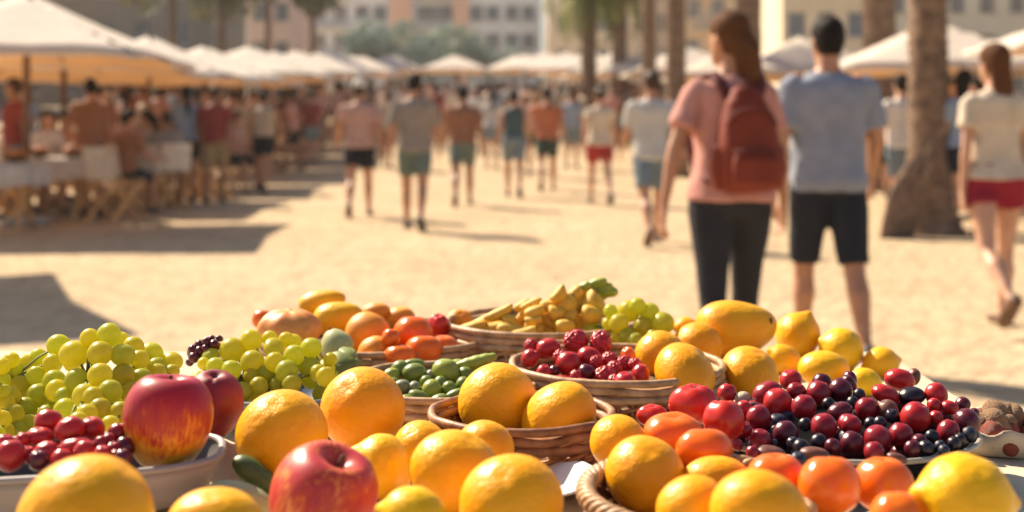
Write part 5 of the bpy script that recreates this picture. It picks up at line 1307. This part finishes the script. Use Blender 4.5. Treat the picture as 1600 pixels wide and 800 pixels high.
# ------------------------------------------------------------------ baskets, bowls, tray
M_WICK = simple('wicker_brown', (.42, .20, .085), (.17, .07, .028), 55, .5, .3, 90, .004)
M_WICKL = simple('wicker_light', (.60, .38, .20), (.32, .17, .075), 55, .5, .3, 90, .004)
M_STRAW = simple('straw_lining', (.22, .13, .05), (.10, .055, .02), 30, .9, .8, 60, .01)
def basket(name, label, c, rx, ry, z0, z1, rows, nst, flare, bodym, rimm, braid=True, fill=.022, rz=0, thick=.0034):
    t = thing(name, label, 'basket', (c[0], c[1], z0), rz, 'wicker baskets on the fruit stall')
    h = z1 - z0
    def R(z): return 1 - flare * (1 - z / h)
    g = Geo(); n = nst * 8
    rw = random.Random(int(rx * 1e4)); da = 2 * PI / nst
    for r in range(rows):
        z = h * (r + .45) / rows
        for k in range(r % 2, nst, 2):
            pts = []; rs = []; a0 = k * da + rw.uniform(-.12, .12) * da; zz = rw.uniform(-.0006, .0006); th = thick * rw.uniform(.85, 1.15)
            for q in range(9):
                u = -1 + q / 4.0; a = a0 + u * da * 1.02
                o_ = .0042 * math.cos(u * PI / 2) - .0016
                zq = z + zz + .0024 * u
                pts.append(((rx * R(z) + o_) * math.cos(a), (ry * R(z) + o_) * math.sin(a), zq)); rs.append(th * (.72 + .28 * math.cos(u * PI / 2)))
            g.tube(pts, rs, 6)
    for k in range(nst):
        a = 2 * PI * (k + .0) / nst
        ca, sa = math.cos(a), math.sin(a)
        g.tube([(rx * R(0) * ca, ry * R(0) * sa, 0), (rx * R(h * .5) * ca, ry * R(h * .5) * sa, h * .5), (rx * ca, ry * sa, h)], .0028, 6)
    obj('wall', g, bodym, t)
    g = Geo()
    if braid:
        L = 2 * PI * (rx + ry) / 2; tw = int(L / .028)
        for s_ in range(3):
            pts = []; n2 = tw * 10
            for k in range(n2):
                a = 2 * PI * k / n2; q = tw * a + s_ * 2 * PI / 3
                o_ = .0050 * math.cos(q)
                pts.append(((rx + o_) * math.cos(a), (ry + o_) * math.sin(a), h + .004 + .0050 * math.sin(q)))
            g.tube(pts, .0036, 7, closed=True)
    else:
        for dz, r_, do in ((.0, .0055, 0), (.010, .0045, .002), (-.009, .0045, .003)):
            pts = [((rx + do) * math.cos(2 * PI * k / 96), (ry + do) * math.sin(2 * PI * k / 96), h + dz + .002 * noise.noise(Vector((math.cos(2 * PI * k / 96) * 2, math.sin(2 * PI * k / 96) * 2, dz * 99)))) for k in range(96)]
            g.tube(pts, r_, 7, closed=True)
    obj('rim', g, rimm, t)
    g = Geo(); rings = 8; m = 40; vs = [(0, 0, h - fill + .012)]
    for i in range(1, rings + 1):
        for k in range(m):
            a = 2 * PI * k / m; f = i / rings
            vs.append((rx * .965 * f * math.cos(a), ry * .965 * f * math.sin(a), h - fill + .012 * (1 - f * f) + .004 * noise.noise(Vector((f * 6 * math.cos(a), f * 6 * math.sin(a), rx * 40)))))
    fs = [(0, 1 + k, 1 + (k + 1) % m) for k in range(m)]
    for i in range(rings - 1):
        for k in range(m): fs.append((1 + i * m + k, 1 + (i + 1) * m + k, 1 + (i + 1) * m + (k + 1) % m, 1 + i * m + (k + 1) % m))
    g.add(vs, fs); obj('straw_lining', g, M_STRAW, t)
    g = Geo(); g.loft([((0, 0, .002), (rx * R(0), 0, 0), (0, ry * R(0), 0)), ((0, 0, .007), (rx * R(0), 0, 0), (0, ry * R(0), 0))], 40); obj('base', g, bodym, t)
    return t
BK = {}
def reg(k, c, rx, ry): BK[k] = (c[0], c[1], rx, ry)
basket('wicker_basket', 'round brown wicker basket holding two oranges at the centre front', (.010, 1.262), .090, .082, TZ, .893, 10, 40, .10, M_WICK, M_WICK, False, thick=.0029); reg('C', (.008, 1.262), .086, .078)
basket('wicker_basket', 'near wicker basket with thick pale braided rim full of oranges and tomatoes', (.146, .985), .087, .100, TZ, .900, 11, 40, .12, M_WICK, M_WICKL, True, .03, thick=.003); reg('R', (.146, .985), .087, .10)
basket('wicker_basket', 'wide wicker basket of raspberries and cherries behind the centre basket', (.13, 1.53), .128, .118, TZ, .890, 9, 46, .08, M_WICK, M_WICKL, False, .02, thick=.003); reg('RASP', (.13, 1.53), .128, .118)
basket('wicker_basket', 'small wicker basket of green olives behind the highest front orange', (-.085, 1.475), .112, .105, TZ, .880, 8, 44, .10, M_WICK, M_WICKL, False, .016); reg('G', (-.085, 1.475), .112, .105)
basket('wicker_basket', 'far shallow wicker basket of mangoes and tomatoes', (-.20, 1.79), .165, .15, TZ, .880, 8, 56, .08, M_WICK, M_WICKL, False, .014); reg('B', (-.20, 1.79), .165, .15)
basket('wicker_basket', 'far wicker basket heaped with yellow baby bananas', (.042, 1.815), .135, .12, TZ, .896, 10, 48, .08, M_WICKL, M_WICKL, False, .02); reg('F', (.042, 1.815), .135, .12)
def bowl(name, label, cat, c, rx, ry, z0, z1, rz, m_out, m_rim, n=56, p=2.0, foot=.6, depth=None, rimr=.004, m_in=None):
    t = thing(name, label, cat, (c[0], c[1], z0), rz)
    h = z1 - z0; dp = depth or h * .6
    prof = [(foot * .95, 0), (foot, .002), (foot + (1 - foot) * .45, h * .30), (foot + (1 - foot) * .8, h * .68), (1, h), (.985, h), (foot + (1 - foot) * .45, h - dp * .55), (foot * .9, h - dp), (.02, h - dp - .001)]
    sec = [(Vector((0, 0, z)), Vector((rx * f, 0, 0)), Vector((0, ry * f, 0))) for f, z in prof]
    g = Geo(); g.loft(sec[:6], n, p, cap=False); g.loft([sec[1], sec[0], (sec[0][0], sec[0][1] * .01, sec[0][2] * .01)], n, p, cap=False)
    g.loft(sec[5:], n, p, cap=False, mi=1); obj('dish', g, [m_out, m_in or m_out], t)
    g = Geo(); e = 2 / p; pts = []
    for k in range(n * 2):
        a = 2 * PI * k / (n * 2); ca, sa = math.cos(a), math.sin(a)
        if p != 2: ca = math.copysign(abs(ca) ** e, ca); sa = math.copysign(abs(sa) ** e, sa)
        pts.append((rx * .995 * ca, ry * .995 * sa, h))
    g.tube(pts, rimr, 8, closed=True); obj('rim', g, m_rim, t)
    return t
M_BOWLD = simple('glazed_dark', (.012, .011, .014), (.008, .008, .010), 5, .95, .05, 20, .004, spec=.1)
M_BOWLR = simple('glazed_pale_rim', (.44, .38, .30), None, 9, .35)
bowl('berry_bowl', 'wide dark glazed bowl with pale rim full of cherries and berries', 'bowl', (.330, 1.238), .134, .116, TZ, .890, rad(6), M_BOWLD, M_BOWLR, depth=.032, rimr=.0028); reg('P', (.33, 1.238), .134, .12)
bowl('grape_bowl', 'blue bowl under the compact grape bunch', 'bowl', (-.275, 1.475), .098, .085, TZ, .880, 0, simple('glazed_blue', (.05, .08, .16), None, 5, .3), simple('glazed_blue_rim', (.22, .25, .28), None, 5, .3), depth=.03); reg('GB', (-.275, 1.475), .098, .085)
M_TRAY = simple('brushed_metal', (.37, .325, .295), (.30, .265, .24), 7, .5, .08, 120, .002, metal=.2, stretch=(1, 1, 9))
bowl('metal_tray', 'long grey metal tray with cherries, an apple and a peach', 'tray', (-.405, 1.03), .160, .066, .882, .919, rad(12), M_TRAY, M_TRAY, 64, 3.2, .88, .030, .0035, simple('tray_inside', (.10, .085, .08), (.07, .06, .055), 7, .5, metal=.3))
PLAT = [(-.405, 1.03, .142, .057, .879, rad(12))]

# ------------------------------------------------------------------ table and cloth draped over the display steps
XL, XR, YF, YB = -1.25, .585, .36, 1.92
def build_cloth():
    M_LIN = simple('linen_cloth', (.62, .52, .38), (.50, .41, .29), 5, .92, .5, 160, .003)
    st = .0125; nx = int((XR - XL) / st); ny = int((YB - YF) / st)
    Hh = [[TZ + .004] * (nx + 1) for _ in range(ny + 1)]
    loose = [f for f in FR if f['cont'] == 'loose']
    sup = [(f['pos'], f['r'], f['hz']) for f in loose]
    for (x, y, z, r) in GRAPE_SUP: sup.append((Vector((x, y, z)), r, r))
    for f in bt: pass
    for p, r, hz in sup:
        zb = p.z - hz + .004
        if zb < TZ + .008: continue
        R1 = r * 2.3
        for j in range(max(0, int((p.y - R1 - YF) / st)), min(ny, int((p.y + R1 - YF) / st) + 1) + 1):
            for i in range(max(0, int((p.x - R1 - XL) / st)), min(nx, int((p.x + R1 - XL) / st) + 1) + 1):
                d_ = math.hypot(XL + i * st - p.x, YF + j * st - p.y) / R1
                if d_ < 1:
                    f_ = 1 if d_ < .3 else .5 + .5 * math.cos(PI * (d_ - .3) / .7)
                    Hh[j][i] = max(Hh[j][i], TZ + (zb - TZ) * f_)
    for _ in range(3):
        H2 = [r_[:] for r_ in Hh]
        for j in range(1, ny):
            for i in range(1, nx): H2[j][i] = (Hh[j][i] * 2 + Hh[j - 1][i] + Hh[j + 1][i] + Hh[j][i - 1] + Hh[j][i + 1]) / 6
        Hh = H2
    for cx_, cy_, rx, ry, z_, an in PLAT:
        for j in range(ny + 1):
            for i in range(nx + 1):
                x, y = XL + i * st - cx_, YF + j * st - cy_
                u, v = x * math.cos(an) + y * math.sin(an), y * math.cos(an) - x * math.sin(an)
                q = max(abs(u) / rx, abs(v) / ry)
                if q < 1.3:
                    zz = TZ + (z_ - TZ) * (1 if q < 1.0 else .5 + .5 * math.cos(PI * (q - 1.0) / .3))
                    Hh[j][i] = min(max(Hh[j][i], zz), z_ - .002) if q < 1.22 else max(Hh[j][i], zz)
    allf = [(f['pos'], f['r'] * .98, f['hz']) for f in FR if f['cont'] != 'TRAY']
    for p, r, hz in allf:
        for j in range(max(0, int((p.y - r - YF) / st)), min(ny, int((p.y + r - YF) / st) + 1) + 1):
            for i in range(max(0, int((p.x - r - XL) / st)), min(nx, int((p.x + r - XL) / st) + 1) + 1):
                d2 = ((XL + i * st - p.x) ** 2 + (YF + j * st - p.y) ** 2) / (r * r)
                if d2 < 1: Hh[j][i] = max(TZ + .002, min(Hh[j][i], p.z - hz * math.sqrt(1 - d2) - .002))
    for k, (cx_, cy_, rx, ry) in BK.items():
        for j in range(ny + 1):
            for i in range(nx + 1):
                q = math.hypot((XL + i * st - cx_) / (rx + .022), (YF + j * st - cy_) / (ry + .022))
                if q < 1: Hh[j][i] = min(Hh[j][i], TZ - .003)
                elif q < 1.15: Hh[j][i] = min(Hh[j][i], TZ + .25 * (q - 1))
    g = Geo()
    vs = [(XL + i * st, YF + j * st, Hh[j][i] + .0015 * noise.noise(Vector((i * .2, j * .2, 0)))) for j in range(ny + 1) for i in range(nx + 1)]
    fs = [(j * (nx + 1) + i, j * (nx + 1) + i + 1, (j + 1) * (nx + 1) + i + 1, (j + 1) * (nx + 1) + i) for j in range(ny) for i in range(nx)]
    g.add(vs, fs)
    # skirt
    per = [(i, 0) for i in range(nx)] + [(nx, j) for j in range(ny)] + [(i, ny) for i in range(nx, 0, -1)] + [(0, j) for j in range(ny, 0, -1)]
    v2 = []
    for k, (i, j) in enumerate(per):
        x, y, z = vs[j * (nx + 1) + i]
        ox = .012 * (1 if i == nx else -1 if i == 0 else 0); oy = .012 * (1 if j == ny else -1 if j == 0 else 0)
        w_ = 1 + .9 * math.sin(k * .35)
        v2 += [(x, y, z), (x + ox * .8, y + oy * .8, z - .012), (x + ox * (1 + w_), y + oy * (1 + w_), z - .38)]
    L = len(per); f2 = []
    for k in range(L):
        k2 = (k + 1) % L
        for q in (0, 1): f2.append((3 * k + q, 3 * k + q + 1, 3 * k2 + q + 1, 3 * k2 + q))
    g.add(v2, f2)
    tag(obj('tablecloth', g, M_LIN), 'cream linen cloth draped over the fruit stall table', 'tablecloth')
GRAPE_SUP = []
for o in COL.objects:
    if o.name.startswith('grape') and o.parent is not None and o.parent.name.startswith('grape_bunch'):
        p = o.parent.location + o.location
        if math.hypot((p.x + .275) / .12, (p.y - 1.475) / .11) < 1: continue
        GRAPE_SUP.append((p.x, p.y, p.z, o.scale.z))
# only the lowest grapes rest on the cloth
GRAPE_SUP = [s_ for s_ in GRAPE_SUP if not any(q[2] < s_[2] - .012 and math.hypot(q[0] - s_[0], q[1] - s_[1]) < .022 for q in GRAPE_SUP)]
build_cloth()
t = thing('stall_table', 'wooden fruit stall table under the cream linen cloth', 'table', ((XL + XR) / 2, (YF + YB) / 2, 0))
g = Geo(); g.box((0, 0, TZ - .035), (XR - XL - .02, YB - YF - .02, .03)); bevel(obj('tabletop', g, M_OAK, t), .004)
for sx in (-1, 1):
    for sy in (-1, 1):
        g = Geo(); g.box((sx * ((XR - XL) / 2 - .08), sy * ((YB - YF) / 2 - .08), (TZ - .052) / 2), (.06, .06, TZ - .052)); bevel(obj('leg', g, M_OAK, t), .004)
# white napkin by the centre basket
g = Geo(); n = 12; vs = []
for j in range(n + 1):
    for i in range(n + 1):
        x = (i / n - .5) * .10; y = (j / n - .5) * .10
        vs.append((x, y, .012 + .010 * noise.noise(Vector((x * 26, y * 26, 2))) + .014 * math.exp(-((x + .01) / .02) ** 2)))
g.add(vs, [(j * (n + 1) + i, j * (n + 1) + i + 1, (j + 1) * (n + 1) + i + 1, (j + 1) * (n + 1) + i) for j in range(n) for i in range(n)])
o = obj('napkin', g, simple('white_linen', (.72, .72, .72), (.62, .63, .65), 7, .9, .4, 120, .003)); o.location = (.067, 1.175, TZ + .01); o.rotation_euler = (0, 0, .5)
o.modifiers.new('s', 'SOLIDIFY').thickness = .002
tag(o, 'crumpled white napkin between the centre basket and the near basket', 'napkin')
# paper bag of nuts at the stall corner
bagp = Vector((.528, 1.345, TZ + .004))
t = thing('nut_bag', 'open crumpled paper bag of nuts and dried fruit at the stall corner', 'bag', bagp)
m_bag = simple('crumpled_paper', (.66, .55, .42), (.54, .43, .31), 9, .8, .5, 40, .004)
g = Geo(); secs = []
for z, r_ in [(.0, .036), (.002, .046), (.018, .054), (.030, .058), (.029, .056), (.014, .050), (.006, .040), (.005, .004)]:
    secs.append((Vector((0, 0, z)), Vector((r_, 0, 0)), Vector((0, r_, 0))))
g.loft(secs, 48, cap=False)
vs = []
for v in g.v:
    v = Vector(v); q = .012 * noise.noise(Vector((v.x, v.y, 0)) * 46) * min(1, v.z / .012); vs.append(v + Vector((0, 0, q)) + Vector((v.x, v.y, 0)) * q * 6)
g.v = [tuple(v) for v in vs]
obj('wrapper', g, m_bag, t); rnd = random.Random(4)
M_DR = simple('dried_red', (.30, .05, .02), (.2, .03, .015), 8, .5, .4, 20, .03)
for k in range(44):
    a = rnd.uniform(0, 2 * PI); r_ = .046 * math.sqrt(rnd.random()); z = .014 + .030 * math.sqrt(rnd.random()) * (1 - (r_ / .056) ** 2)
    o = link('nut', rnd.choice(SHAPES['nut']), t); o.location = (r_ * math.cos(a), r_ * math.sin(a), z); s_ = rnd.uniform(.009, .014); o.scale = (s_ * 1.15, s_, s_ * .9); o.rotation_euler = (rnd.random() * 3, rnd.random() * 3, rnd.random() * 3)
    if z < .028:
        o.material_slots[0].link = 'OBJECT'; o.material_slots[0].material = M_DR
print('LOOSE zmin', min(f['pos'].z - f['hz'] for f in FR), 'n', len(FR))
